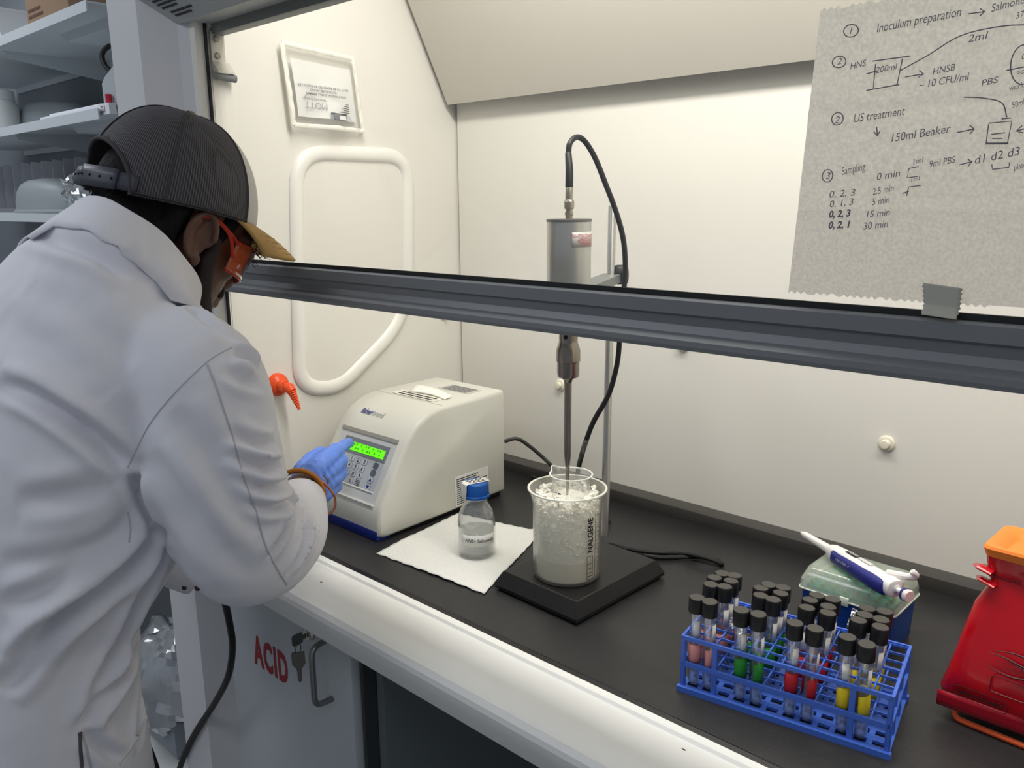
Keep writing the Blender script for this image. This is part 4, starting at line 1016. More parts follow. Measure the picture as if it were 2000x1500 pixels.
lv = [(0.030, -0.015, WW+0.015, -0.001, WD+0.001, 0.001), (0.038, -0.016, WW+0.016, -0.004, WD+0.004, 0.0015), (0.06, -0.012, WW+0.012, -0.002, WD+0.002, 0.003), (0.085, -0.007, WW+0.007, 0.002, WD-0.002, 0.003), (0.11, -0.001, WW+0.001, 0.008, WD-0.008, 0.0035), (0.14, 0.006, WW-0.006, 0.014, WD-0.014, 0.004), (0.160, 0.012, WW-0.012, 0.019, WD-0.019, 0.005), (0.172, 0.014, WW-0.014, 0.021, WD-0.021, 0.003), (0.187, 0.010, WW-0.010, 0.019, WD-0.019, 0.001), (0.1985, 0.008, WW-0.008, 0.018, WD-0.018, 0.0005)]
MB().rings([bagring(z, a, b, c_, d_, w_, 4) for z, a, b, c_, d_, w_ in lv]).build('bag_film', film, bag, angle=70)
MB().grid(lambda a, b: Vector((-0.016+(WW+0.032)*a, -0.0030-0.001*math.sin(9*a), 0.014+0.019*b+0.003*math.sin(4*a))), 30, 3).build('bag_seam', mat('red_seam', (170, 20, 40), 0.3), bag, solid=0.0006)
MB().tube([Vector((0.000, 0.03, 0.180)), Vector((0.008, 0.020, 0.183)), Vector((0.020, 0.018, 0.180))], [0.005, 0.009, 0.008], 8, flat=0.4).tube([Vector((0.004, 0.028, 0.168)), Vector((0.010, 0.018, 0.170)), Vector((0.024, 0.016, 0.166))], [0.004, 0.007, 0.006], 8, flat=0.4).build('gathered_knot', film, bag)
ol = mat('orange_lid', (250, 138, 50), 0.4)
def lr(z, i): return [Vector(p) for p in fillet([(0.008+i, 0.018+i, z), (WW-0.008-i, 0.018+i, z), (WW-0.008-i, WD-0.018-i, z), (0.008+i, WD-0.018-i, z)], 0.010, 4, True)]
MB().rings([lr(0.198, 0.0), lr(0.207, -0.0025), lr(0.210, -0.001), lr(0.210, 0.004), lr(0.207, 0.010), lr(0.202, 0.016), lr(0.206, 0.026), lr(0.206, 0.04)]).build('lid', ol, bag, angle=40)
bk_ink = mat('bag_ink', (58, 4, 10), 0.5)
def bface(z):   # front of the bag at height z
    for i in range(len(lv)-1):
        if lv[i][0] <= z <= lv[i+1][0]:
            f_ = (z-lv[i][0])/(lv[i+1][0]-lv[i][0]); return lv[i][3]*(1-f_)+lv[i+1][3]*f_
    return lv[-1][3]
def bagtext(s_, size, x, z, wid=None, bold=0.0, slope=0.0):
    o_ = text('bag_print', s_, size, bk_ink, None, Matrix.Identity(4), width=wid, bold=bold, fn=lambda p: Vector((x+p.x, bface(z+p.y)-0.0042, z+p.y+slope*p.x)))
    o_.parent = bag
bagtext('AUTOCLAVE', 0.014, 0.072, 0.136, bold=0.0006)
bagtext('DO NOT OVERFILL', 0.006, 0.066, 0.116)
bagtext('BIOHAZARD', 0.0055, 0.016, 0.176, bold=0.0001)
bagtext('BIOHAZARD', 0.0072, 0.006, 0.0405, wid=0.046, bold=0.0003)
rp = fillet([(0.001, 0, 0.0365), (0.056, 0, 0.0365), (0.056, 0, 0.0495), (0.001, 0, 0.0495)], 0.006, 5, True)
MB().tube([Vector((p.x, bface(p.z)-0.0045, p.z)) for p in rp], 0.0005, 5, closed=True).build('bag_print_frame', bk_ink, bag)
mbb = MB()
for i, (xa, xb, z, amp) in enumerate(((0.036, 0.150, 0.100, 0.004), (0.03, 0.15, 0.094, 0.003), (0.055, 0.15, 0.089, 0.004), (0.03, 0.15, 0.082, 0.004))):
    pts_ = [Vector((xa+(xb-xa)*t/14, bface(z)-0.0042, z+amp*math.sin(t*0.7+i))) for t in range(15)]
    mbb.tube(pts_, [0.0003+0.0012*math.sin(PI*t/14) for t in range(15)], 5)
mbb.build('bag_print_bars', bk_ink, bag)
dim = mat('bag_ink_faint', (104, 6, 16), 0.5)
MB().tube([Vector((p.x, bface(p.z)-0.0042, p.z)) for p in fillet([(0.036, 0, 0.056), (0.072, 0, 0.056), (0.072, 0, 0.074), (0.036, 0, 0.074)], 0.004, 4, True)], 0.0007, 5, closed=True).tube([Vector((p.x, bface(p.z)-0.0042, p.z)) for p in fillet([(0.078, 0, 0.056), (0.13, 0, 0.056), (0.13, 0, 0.074), (0.078, 0, 0.074)], 0.004, 4, True)], 0.0007, 5, closed=True).build('bag_print_frame', dim, bag)

# ================================================================== handwritten note taped to the sash
ny_ = YS-0.0018
nb0 = on(1540, 570, 1, ny_); nt0 = on(1603, 30, 1, ny_); nbr = on(2000, 604, 1, ny_)
dnx = (nbr-nb0); dny = (nt0-nb0)
NW = 0.33; dnx = dnx.normalized(); 
note = thing('handwritten_note', 'grey paper note with handwritten experiment plan taped to the sash glass', 'note', nb0)
HN = dny.length
up_ = dny.normalized()
def nt(x, y, off=0.0): return nb0+dnx*x+up_*y+Vector((0, -off, 0))
def note_pt(a, b):
    x, y = a*NW, b*(HN+0.004)
    if b > 0.99 or b < 0.01: y += 0.0012*(1 if int(a*110) % 2 else -1)
    crease = 0.0012*math.exp(-((b-0.645)/0.012)**2)-0.001*math.exp(-((b-0.31)/0.012)**2)
    y += 0.05*a*a*NW*(1 if b > 0.5 else 0)*0.3
    return nt(x, y, 0.0004+crease+0.0015*(0.5+0.5*math.sin(3*a+2*b))*b)
def paper_mat():
    m = bpy.data.materials.new('note_paper'); m.use_nodes = True; ntn = m.node_tree; ntn.nodes.clear()
    out_ = ntn.nodes.new('ShaderNodeOutputMaterial'); d_ = ntn.nodes.new('ShaderNodeBsdfDiffuse'); t_ = ntn.nodes.new('ShaderNodeBsdfTranslucent')
    n_ = ntn.nodes.new('ShaderNodeTexNoise'); n_.inputs['Scale'].default_value = 380; n_.inputs['Detail'].default_value = 5
    tc = ntn.nodes.new('ShaderNodeTexCoord'); ntn.links.new(tc.outputs['Object'], n_.inputs['Vector'])
    r_ = ntn.nodes.new('ShaderNodeValToRGB'); r_.color_ramp.elements[0].position = 0.3; r_.color_ramp.elements[1].position = 0.72
    r_.color_ramp.elements[0].color = lin((226, 224, 218)); r_.color_ramp.elements[1].color = lin((248, 246, 240))
    ntn.links.new(n_.outputs['Fac'], r_.inputs[0])
    mx_ = ntn.nodes.new('ShaderNodeMixShader'); mx_.inputs[0].default_value = 0.55
    for s_ in (d_, t_): ntn.links.new(r_.outputs[0], s_.inputs[0])
    ntn.links.new(d_.outputs[0], mx_.inputs[1]); ntn.links.new(t_.outputs[0], mx_.inputs[2]); ntn.links.new(mx_.outputs[0], out_.inputs[0])
    return m
MB().grid(note_pt, 110, 60).build('paper_sheet', paper_mat(), note, world=True)
pen = mat('note_pen', (112, 110, 122), 0.7)
def npx(px, py): # photo point -> note coordinates
    p = on(px, py, 1, ny_)-nb0; return p.dot(dnx), p.dot(up_)
def write(s_, px, py, h, px2=None, slope=None, bold=0.0, m=pen):
    x, y = npx(px, py); wid = None; sl = 0.0
    if px2: x2, y2 = npx(*px2); wid = x2-x; sl = math.atan2(y2-y, x2-x)
    M = frame(nt(x, y, 0.0034), dnx*math.cos(sl)+up_*math.sin(sl), up_*math.cos(sl)-dnx*math.sin(sl))
    hh_ = h/FPX*dep(nt(x, y))*1.3
    text('handwriting', s_, hh_, m, note, M, shear=0.22, width=wid, bold=bold)
def stroke(pts, r=0.00045, closed=False):
    P_ = [Vector(nt(*npx(*p), 0.0036)) for p in pts]
    MB().tube(spline(P_, 5, closed), r, 5, closed=closed).build('pen_stroke', pen, note, world=True)
def line(*pts, r=0.00045):
    P_ = [Vector(nt(*npx(*p), 0.0036)) for p in pts]
    MB().tube(P_, r, 5).build('pen_stroke', pen, note, world=True)
def circ(px, py, rx, ry): stroke([(px+rx*math.cos(t), py+ry*math.sin(t)) for t in [2*PI*i/10 for i in range(10)]], closed=True)
write('US Experiment', 1832, 18, 16, (1958, 2))
write('1', 1634, 74, 14); circ(1640, 67, 14, 12)
write('Inoculum preparation', 1688, 73, 18, (1848, 50)); line((1862, 47), (1893, 44)); line((1884, 38), (1893, 44), (1884, 52))
write('Salmonella', 1905, 46, 16, (1985, 28)); write('37C 24h', 1952, 62, 13, (2010, 48))
write('2ml', 1863, 102, 15, (1902, 96)); stroke([(1736, 150), (1790, 122), (1850, 88), (1930, 74), (2010, 76)])
write('2', 1616, 131, 13); circ(1620, 126, 13, 11)
write('HNS', 1641, 142, 13, (1672, 136)); line((1684, 128), (1755, 122)); line((1690, 134), (1688, 182), (1733, 176), (1741, 126)); line((1674, 152), (1694, 147)); line((1675, 184), (1737, 176))
write('200ml', 1690, 152, 13, (1732, 146)); line((1748, 162), (1782, 158)); line((1774, 151), (1783, 158), (1773, 164))
write('HNSB', 1799, 161, 14, (1842, 154)); write('~ 10 CFU/ml', 1774, 186, 15, (1870, 174)); write('PBS', 1893, 188, 13, (1926, 182))
circ(1972, 150, 24, 38); line((1940, 160), (2005, 150)); write('US', 1966, 140, 12); write('sol', 1960, 168, 11); write('working S', 1947, 200, 12, (2002, 188))
write('2', 1616, 245, 15); circ(1622, 236, 11, 12)
write('US treatment', 1652, 245, 17, (1750, 235)); line((1698, 256), (1700, 272)); line((1693, 265), (1700, 273), (1705, 264))
write('150ml Beaker', 1724, 287, 17, (1838, 274)); line((1852, 275), (1884, 270)); line((1876, 262), (1885, 270), (1877, 279))
stroke([(1862, 207), (1900, 211), (1935, 222), (1946, 250)]); line((1912, 262), (1909, 298), (1950, 300), (1956, 258), (1912, 260)); line((1908, 300), (1952, 302)); line((1918, 282), (1944, 280)); line((1920, 290), (1940, 291)); line((1936, 253), (1954, 252)); write('50ml', 1955, 234, 13, (1981, 226)); line((2000, 270), (1965, 278)); line((1976, 268), (1965, 278), (1979, 282))
write('3', 1604, 352, 14); circ(1608, 346, 10, 12)
write('Sampling', 1635, 346, 16, (1682, 338)); write('0 min', 1702, 360, 15, (1747, 354)); line((1782, 337), (1764, 340), (1761, 358), (1782, 356)); write('1ml', 1769, 333, 11, (1790, 329)); write('1ml', 1767, 367, 10, (1785, 364)); write('9ml PBS', 1802, 340, 14, (1852, 333)); line((1860, 338), (1884, 333)); line((1876, 328), (1884, 333), (1877, 341)); write('d1 d2 d3', 1888, 338, 17, (1976, 324)); line((1922, 340), (1924, 350), (1955, 348), (1956, 338)); write('plate', 1965, 354, 12, (1990, 348))
write('0, 2, 3', 1612, 389, 14, (1662, 387)); write('2.5 min', 1696, 388, 14, (1738, 382)); line((1755, 388), (1766, 384)); line((1762, 393), (1765, 376), (1788, 374))
write('0, 1, 3', 1614, 408, 14, (1660, 405)); write('5 min', 1696, 408, 14, (1730, 404))
write('0, 2, 3', 1614, 428, 14, (1656, 427), bold=0.0003); write('15 min', 1684, 432, 14, (1729, 429))
write('0, 2, 1', 1614, 449, 14, (1656, 449), bold=0.0003); write('30 min', 1681, 455, 15, (1729, 452))
tq2 = [on(x, y, 1, ny_-0.004) for x, y in ((1802, 552), (1879, 563), (1873, 622), (1805, 612))]
tp_ = MB().grid(lambda a, b: tq2[0]*(1-a)*(1-b)+tq2[1]*a*(1-b)+tq2[2]*a*b+tq2[3]*(1-a)*b + Vector((0.0008*math.sin(40*b)*(a < 0.01 or a > 0.99), -0.0085*max(0, b-0.72)/0.28-0.0, 0)), 8, 16).build('tape_strip', mat('masking_tape_grey', (176, 174, 162), 0.6), None, solid=0.0002)
tag(tp_, 'strip of grey tape holding the note to the sash bar', 'tape')
# ================================================================== person
def remeshed(mb, voxel, smooth_it=4, name='tmp', fac=0.5):
    me = bpy.data.meshes.new(name); me.from_pydata([tuple(p) for p in mb.v], [], mb.f)
    bm = bmesh.new(); bm.from_mesh(me); bmesh.ops.recalc_face_normals(bm, faces=bm.faces); bm.to_mesh(me); bm.free()
    o = bpy.data.objects.new(name, me); COL.objects.link(o)
    r = o.modifiers.new('r', 'REMESH'); r.mode = 'VOXEL'; r.voxel_size = voxel
    if smooth_it:
        s = o.modifiers.new('s', 'SMOOTH'); s.iterations = smooth_it; s.factor = fac
    dg = bpy.context.evaluated_depsgraph_get(); dg.update()
    out = bpy.data.meshes.new_from_object(o.evaluated_get(dg))
    bpy.data.objects.remove(o); bpy.data.meshes.remove(me)
    return out
def place(me, name, m, parent, angle=180):
    inv = parent.matrix_basis.inverted()
    me.transform(inv); me.name = name
    me.materials.clear(); me.materials.append(m)
    o = bpy.data.objects.new(name, me); COL.objects.link(o); o.parent = parent
    for p in me.polygons: p.use_smooth = True
    return o
def caps(mb, pts, rad, n=14):
    """chain of tapered segments with round ends"""
    P_ = [Vector(p) for p in pts]
    mb.tube(P_, rad, n)
    for p, r in zip(P_, rad): mb.ball(p, r*0.995, n, 8)
    return mb
def hframe(h, p, ro):
    h, p, ro = map(math.radians, (h, p, ro))
    f = Vector((-math.sin(h)*math.cos(p), math.cos(h)*math.cos(p), -math.sin(p)))
    r = Vector((math.cos(h), math.sin(h), 0)); u_ = r.cross(f)
    return f, r*math.cos(ro)+u_*math.sin(ro), u_*math.cos(ro)-r*math.sin(ro)
HO = Vector((-1.130, 0.536, 1.458)); hf, hr, hu = hframe(2, 28, -3)
def H(f, r, u_, s=1.0): return HO+(hf*f+hr*r+hu*u_)*s
HM = Matrix((hf, hr, hu)).transposed().to_4x4(); HM3 = HM.to_3x3()
def hball(mb, c, r, n=24, m=16): return mb.ball(H(*c), r, n, m, M=HM3.to_4x4())

per = thing('person', 'person in white lab coat and cap bending to press the generator keypad', 'person', (-1.12, 0.34, 0.0))
skin = mat('brown_skin', (96, 66, 52), 0.5, bump=0.15, scale=300, vary=0.08, vscale=40, sss=0.1)
# key joints
Sx, Ex, Wx = Vector((-0.930, 0.457, 1.278)), Vector((-0.912, 0.495, 1.058)), Vector((-1.078, 0.690, 1.060))
SLx, ELx, WLx = Vector((-1.300, 0.400, 1.290)), Vector((-1.350, 0.430, 1.045)), Vector((-1.238, 0.560, 0.928))
tipx = Vector((-1.180, 0.852, 1.076))
NB = Vector((-1.115, 0.440, 1.400))
b = MB()
hball(b, (-0.006, 0, 0.045), (0.096, 0.075, 0.094)); hball(b, (0.030, 0, -0.025), (0.062, 0.061, 0.088)); hball(b, (0.045, 0, -0.078), (0.045, 0.044, 0.036))
hball(b, (0.078, 0, 0.035), (0.022, 0.055, 0.02)); hball(b, (0.097, 0, -0.018), (0.016, 0.013, 0.022)); hball(b, (0.086, 0, 0.006), (0.012, 0.010, 0.026))
hball(b, (0.086, 0, -0.052), (0.014, 0.026, 0.008)); hball(b, (0.084, 0, -0.064), (0.014, 0.023, 0.009)); hball(b, (0.078, 0, -0.093), (0.02, 0.024, 0.018))
for s in (-1, 1):
    hball(b, (0.062, 0.036*s, -0.016), (0.022, 0.022, 0.02))
    # ear: shell, helix rim, lobe
    hball(b, (-0.003, 0.0735*s, 0.002), (0.017, 0.006, 0.028), 16, 12); hball(b, (0.013, 0.078*s, 0.0), (0.0045, 0.005, 0.007), 10, 8)
    ah = [H(-0.007+0.010*math.cos(t), 0.0815*s, 0.004+0.019*math.sin(t)) for t in [2.0+0.34*i for i in range(9)]]
    caps(b, ah, [0.0034]*len(ah), 8)
    rim = [H(-0.004+0.019*math.cos(t), (0.0845+0.003*math.sin(t*0.5))*s, 0.004+0.032*math.sin(t)) for t in [-1.9-0.36*i for i in range(13)]]
    caps(b, rim, [0.0046]*len(rim), 8); hball(b, (0.002, 0.080*s, -0.028), (0.008, 0.0055, 0.010), 12, 8)
caps(b, [H(-0.02, 0, -0.05), NB+Vector((0,0.02,0.0)), NB+Vector((0, -0.03, -0.08))], [0.058, 0.062, 0.075], 20)
caps(b, [NB+Vector((0,-0.03,-0.06)), (-1.12, 0.365, 1.20), (-1.135, 0.32, 1.05), (-1.15, 0.275, 0.92)], [0.085, 0.105, 0.095, 0.095], 20)
for S_, E_, W_ in ((Sx, Ex, Wx), (SLx, ELx, WLx)):
    caps(b, [NB+Vector((0,-0.02,-0.09)), S_, (S_+E_)/2, E_, E_+(W_-E_)*0.35, W_], [0.06, 0.062, 0.052, 0.042, 0.044, 0.028], 16)
HIPR, HIPL = Vector((-1.085, 0.27, 0.88)), Vector((-1.215, 0.26, 0.88))
for h_, k_, a_ in ((HIPR, (-1.06, 0.30, 0.50), (-1.055, 0.26, 0.09)), (HIPL, (-1.25, 0.29, 0.50), (-1.255, 0.25, 0.09))):
    caps(b, [h_, k_, Vector(k_)+Vector((0,-0.03,-0.14)), a_], [0.075, 0.054, 0.052, 0.04], 16)
caps(b, [Wx, Wx+(tipx-Wx)*0.35], [0.026, 0.024], 12); caps(b, [WLx, WLx+Vector((0.02,0.05,0.0))], [0.026, 0.022], 12)
place(remeshed(b, 0.0032, 2), 'body', skin, per)
# trousers and shoes
trm = mat('dark_trousers', (44, 46, 56), 0.85, bump=0.3, scale=300)
b = MB()
for h_, k_, a_ in ((HIPR, (-1.06, 0.30, 0.50), (-1.055, 0.26, 0.07)), (HIPL, (-1.25, 0.29, 0.50), (-1.255, 0.25, 0.07))):
    caps(b, [h_, k_, Vector(k_)+Vector((0,-0.03,-0.14)), a_], [0.084, 0.066, 0.064, 0.06], 18)
caps(b, [(-1.10, 0.275, 0.93), (-1.19, 0.27, 0.93)], [0.082, 0.082], 18)
place(remeshed(b, 0.009, 3), 'trousers', trm, per)
for x, y in ((-1.055, 0.26), (-1.255, 0.25)):
    b = MB(); caps(b, [(x, y-0.05, 0.045), (x-0.005, y+0.05, 0.042), (x-0.012, y+0.14, 0.034)], [0.044, 0.043, 0.033], 16)
    b.box((x-0.045, y-0.09, 0.0), (x+0.035, y+0.16, 0.02), 0.008)
    place(remeshed(b, 0.006, 3), 'shoe', mat('dark_shoe', (34, 34, 38), 0.5), per)
# hair and beard
hair_m = mat('black_hair', (10, 9, 10), 0.75, bump=1.0, scale=260, stretch=(1, 1, 0.25), spec=0.25)
b = MB()
hball(b, (-0.020, -0.004, 0.042), (0.100, 0.077, 0.090)); hball(b, (-0.062, 0, -0.02), (0.056, 0.066, 0.062)); hball(b, (-0.075, 0, -0.07), (0.042, 0.056, 0.05))
hball(b, (0.030, 0, 0.060), (0.058, 0.072, 0.030))
for s in (-1, 1):
    caps(b, [H(0.036, 0.064*s, 0.046), H(0.027, 0.067*s, 0.014)], [0.014, 0.009], 12); caps(b, [H(-0.036, 0.068*s, 0.03), H(-0.042, 0.064*s, -0.02)], [0.014, 0.016], 12)
place(remeshed(b, 0.004, 3), 'hair', hair_m, per)
beard_m = mat('dark_beard', (38, 28, 25), 0.75, bump=0.8, scale=420)
b = MB()
for s in (-1, 1):
    caps(b, [H(0.026, 0.0715*s, 0.012), H(0.026, 0.064*s, -0.025), H(0.040, 0.052*s, -0.062), H(0.066, 0.032*s, -0.092)], [0.006, 0.013, 0.016, 0.017], 12)
    caps(b, [H(0.094, 0.006*s, -0.040), H(0.085, 0.026*s, -0.050)], [0.006, 0.006], 8)
hball(b, (0.078, 0, -0.097), (0.022, 0.030, 0.022))
place(remeshed(b, 0.0035, 3), 'beard', beard_m, per)
rc_ = random.Random(4); b = MB()
for i in range(46):      # loose curls over the brow, below the visor
    a = rc_.uniform(-0.065, 0.065); o0 = Vector((0.082+rc_.uniform(-0.01, 0.012), a, 0.044+rc_.uniform(-0.006, 0.006)))
    ph = rc_.uniform(0, 6); L = rc_.uniform(0.018, 0.040); pts = []
    for k_ in range(9):
        t = k_/8; pts.append(H(o0.x+0.022*t+0.005*math.sin(9*t+ph), o0.y+0.006*math.cos(8*t+ph), o0.z-L*t+0.004*math.sin(7*t+ph)))
    b.tube(pts, 0.0005, 4)
cu_ = b.build('curls', hair_m, per, world=True); cu_['kind'] = 'stuff'
for s in (-1, 1):
    e_ = MB(); e_.ball(H(0.075, 0.031*s, 0.010), 0.0115, 16, 10); e_.build('eye', mat('eye_white', (214, 208, 200), 0.2), per, world=True)
    MB().ball(H(0.0845, 0.031*s, 0.009), 0.0045, 12, 8).build('iris', mat('eye_iris', (30, 18, 12), 0.2), per, world=True)
    MB().tube([H(0.088-0.012*t*t, (0.012+0.034*t)*s, 0.033+0.004*math.sin(PI*t)) for t in [i/8 for i in range(9)]], [0.002+0.002*math.sin(PI*i/8) for i in range(9)], 6).build('eyebrow', hair_m, per, world=True)

# ------------------------------------------------------------------ safety glasses
gl = thing('safety_glasses', 'orange tinted safety glasses worn below the cap', 'glasses', H(0.09, 0, 0.0))
ora = mat('amber_frame', (206, 62, 38), 0.15, trans=0.35, ior=1.45)
lens_m = sheer('amber_lens', (255, 120, 10), 0.62, 0.04, 0.35, 1.5, translucent=0.6)
def lensp(a, v):
    th = -1.30+2.6*a; rr_ = 1.0+0.04*math.cos(v*PI)
    return H(0.030+0.083*math.cos(th)*rr_, 0.074*math.sin(th), 0.027-0.056*v*(1-0.25*abs(th)/1.3)+0.006*math.cos(2*th))
MB().grid(lensp, 28, 8).build('lens', lens_m, gl, world=True, solid=0.0018)
for v in (0.0, 1.0):
    MB().tube([lensp(i/28, v) for i in range(29)], 0.0017, 6).build('lens_edge', ora, gl, world=True)
for s in (-1, 1):
    a = 1.0 if s > 0 else 0.0
    for v, dz in ((0.08, 0.0), (0.55, -0.004)):
        q0 = lensp(a, v)
        MB().tube(spline([q0+hf*0.004, H(0.035, 0.079*s, 0.026+dz*0.6), H(0.006, 0.081*s, 0.034+dz*0.2), H(-0.012, 0.080*s, 0.028)], 5), [0.0030]*10+[0.0024]*6, 8, flat=0.7).build('temple_arm', ora, gl, world=True)

# ------------------------------------------------------------------ cap
CO = Vector((-1.142, 0.531, 1.466)); cf, cr, cu2 = hframe(0, 18, -3.4); CS = 1.03
def K(f, r, u_): return CO+(cf*f+cr*r+cu2*u_)*CS
capt = thing('baseball_cap', 'dark grey mesh trucker cap with tan visor on the head', 'cap', K(0, 0, 0.03))
capt.rotation_euler = (0, 0, 0)
def dome(th, ph, off=0.0):
    c_, s_ = math.cos(th), math.sin(th)
    A_ = (0.116 if c_ > 0 else 0.116)+off; B_ = 0.100+off
    cp = max(0.0, math.cos(ph))**0.80; sp_ = math.sin(ph)
    return (A_*c_*cp-0.004*sp_, B_*s_*cp, 0.032+(0.126+off)*sp_**1.05+0.010*(1-sp_)*(-1 if c_ < 0 else 0.4)*abs(c_))
def cap_panels(name, t0, t1, m, nt_=40, np_=26, cut=False):
    me = bpy.data.meshes.new(name); vs, fs, uv = [], [], []
    for j in range(np_+1):
        for i in range(nt_+1):
            th = t0+(t1-t0)*i/nt_; ph = (PI/2-0.02)*j/np_
            vs.append(capt.matrix_basis.inverted() @ K(*dome(th, ph))); uv.append((th*0.104, ph*0.15))
    for j in range(np_):
        for i in range(nt_):
            th = t0+(t1-t0)*(i+0.5)/nt_; ph = (PI/2-0.02)*(j+0.5)/np_
            if cut:
                da = (abs(th)-PI); k_ = (da/0.78)**2+(ph/0.52)**2
                if k_ < 1: continue
            fs.append((j*(nt_+1)+i, j*(nt_+1)+i+1, (j+1)*(nt_+1)+i+1, (j+1)*(nt_+1)+i))
    me.from_pydata([tuple(v) for v in vs], [], fs)
    ul = me.uv_layers.new(name='uv')
    for p in me.polygons:
        for li, vi in zip(p.loop_indices, p.vertices): ul.data[li].uv = uv[vi]
    return link(name, me, m, capt, angle=80, solid=0.0016)
def mesh_fabric():
    m = bpy.data.materials.new('cap_mesh_fabric'); m.use_nodes = True; nt_ = m.node_tree; b_ = nt_.nodes['Principled BSDF']
    b_.inputs['Roughness'].default_value = 0.75
    u_ = nt_.nodes.new('ShaderNodeUVMap'); u_.uv_map = 'uv'
    w1 = nt_.nodes.new('ShaderNodeTexWave'); w1.inputs['Scale'].default_value = 105; w1.bands_direction = 'X'
    w2 = nt_.nodes.new('ShaderNodeTexWave'); w2.inputs['Scale'].default_value = 125; w2.bands_direction = 'Y'
    for w_ in (w1, w2): nt_.links.new(u_.outputs[0], w_.inputs['Vector'])
    mx_ = nt_.nodes.new('ShaderNodeMath'); mx_.operation = 'MAXIMUM'
    nt_.links.new(w1.outputs['Fac'], mx_.inputs[0]); 
    hf_ = nt_.nodes.new('ShaderNodeMath'); hf_.operation = 'MULTIPLY'; hf_.inputs[1].default_value = 0.75
    nt_.links.new(w2.outputs['Fac'], hf_.inputs[0]); nt_.links.new(hf_.outputs[0], mx_.inputs[1])
    r_ = nt_.nodes.new('ShaderNodeValToRGB'); r_.color_ramp.elements[0].position = 0.35; r_.color_ramp.elements[1].position = 0.85
    r_.color_ramp.elements[0].color = lin((24, 23, 26)); r_.color_ramp.elements[1].color = lin((92, 88, 92))
    nt_.links.new(mx_.outputs[0], r_.inputs[0]); nt_.links.new(r_.outputs[0], b_.inputs['Base Color'])
    bp = nt_.nodes.new('ShaderNodeBump'); bp.inputs['Strength'].default_value = 0.6; bp.inputs['Distance'].default_value = 0.001
    nt_.links.new(mx_.outputs[0], bp.inputs['Height']); nt_.links.new(bp.outputs[0], b_.inputs['Normal'])
    return m
mf = mesh_fabric()
FW = 0.98
cap_panels('front_panel', -FW, FW, mat('cap_cream', (206, 204, 198), 0.8, bump=0.3, scale=500), 30)
cap_panels('mesh_panel', FW, 2*PI-FW, mf, 88, 30, cut=False) if False else None
def wrap(t): return t
me_p = cap_panels('mesh_panel', FW, PI, mf, 56, 30, cut=True)
me_p = cap_panels('mesh_panel', -PI, -FW, mf, 56, 30, cut=True)
seam_m = mat('cap_seam', (62, 59, 62), 0.8)
for th in (0.0, FW, -FW, 2.0, -2.0, PI, -PI+1e-6):
    ph0 = 0.53 if abs(abs(th)-PI) < 0.01 else 0.0
    MB().tube([K(*dome(th, ph0+(PI/2-0.03-ph0)*i/14, 0.0012)) for i in range(15)], 0.0022, 6, flat=0.5).build('panel_seam', seam_m if abs(th) > 0.5 else mat('cap_cream', (206,204,198)), capt, world=True)
MB().tube([K(*dome(PI+0.78*math.cos(t), max(0.0, 0.52*math.sin(t)), 0.001)) for t in [PI*i/24 for i in range(25)]], 0.0028, 8).build('opening_binding', seam_m, capt, world=True)
strap_m = mat('strap_plastic', (64, 67, 76), 0.4)
MB().grid(lambda a, b_: K(*[v+w_ for v, w_ in zip(dome(PI-0.84+1.68*a, 0.03+0.17*b_, 0.002), (0,0,0))]), 26, 3).build('snap_strap', strap_m, capt, world=True, solid=0.002)
MB().grid(lambda a, b_: K(*dome(PI-0.62+0.55*a, 0.015+0.20*b_, 0.0045)), 12, 3).build('strap_tab', strap_m, capt, world=True, solid=0.002)
for i in range(8):
    p = K(*dome(PI-0.56+0.15*i, 0.12, 0.0058 if i < 4 else 0.0032)); MB().ball(p, 0.0017, 8, 6).build('snap_peg', dark_m, capt, world=True)
MB().tube([K(*dome(FW+(PI-0.84-FW)*i/16, 0.03, 0.0012)) for i in range(17)], 0.0035, 6, flat=0.4).build('hem_band', seam_m, capt, world=True)
MB().tube([K(*dome(-FW-(PI-0.84-FW)*i/16, 0.03, 0.0012)) for i in range(17)], 0.0035, 6, flat=0.4).build('hem_band', seam_m, capt, world=True)
MB().ball(K(-0.004, 0, 0.159), (0.008, 0.008, 0.0045), 16, 8).build('top_button', mat('cap_button', (142, 130, 106), 0.7), capt, world=True)
tan = mat('visor_tan', (178, 142, 84), 0.75, bump=0.4, scale=500)
def visor(a, v, off=0.0):
    th = -1.12+2.24*a; d0 = dome(th, 0.03)
    ext = 0.080*(max(0, math.cos(th*0.98))**0.55)*v
    return K(d0[0]+ext*0.97, d0[1]*(1+0.02*v), d0[2]-0.002-0.015*v*v-0.011*v-0.012*(d0[1]/0.1)**2*v+off)
MB().grid(lambda a, v: visor(a, v), 36, 12).build('visor', tan, capt, world=True, solid=0.0035)
for v in (0.45, 0.6, 0.75, 0.88):
    MB().tube([visor(0.06+0.88*i/30, v, 0.0021) for i in range(31)], 0.0006, 5).build('visor_stitch', mat('visor_thread', (138, 108, 62), 0.8), capt, world=True)

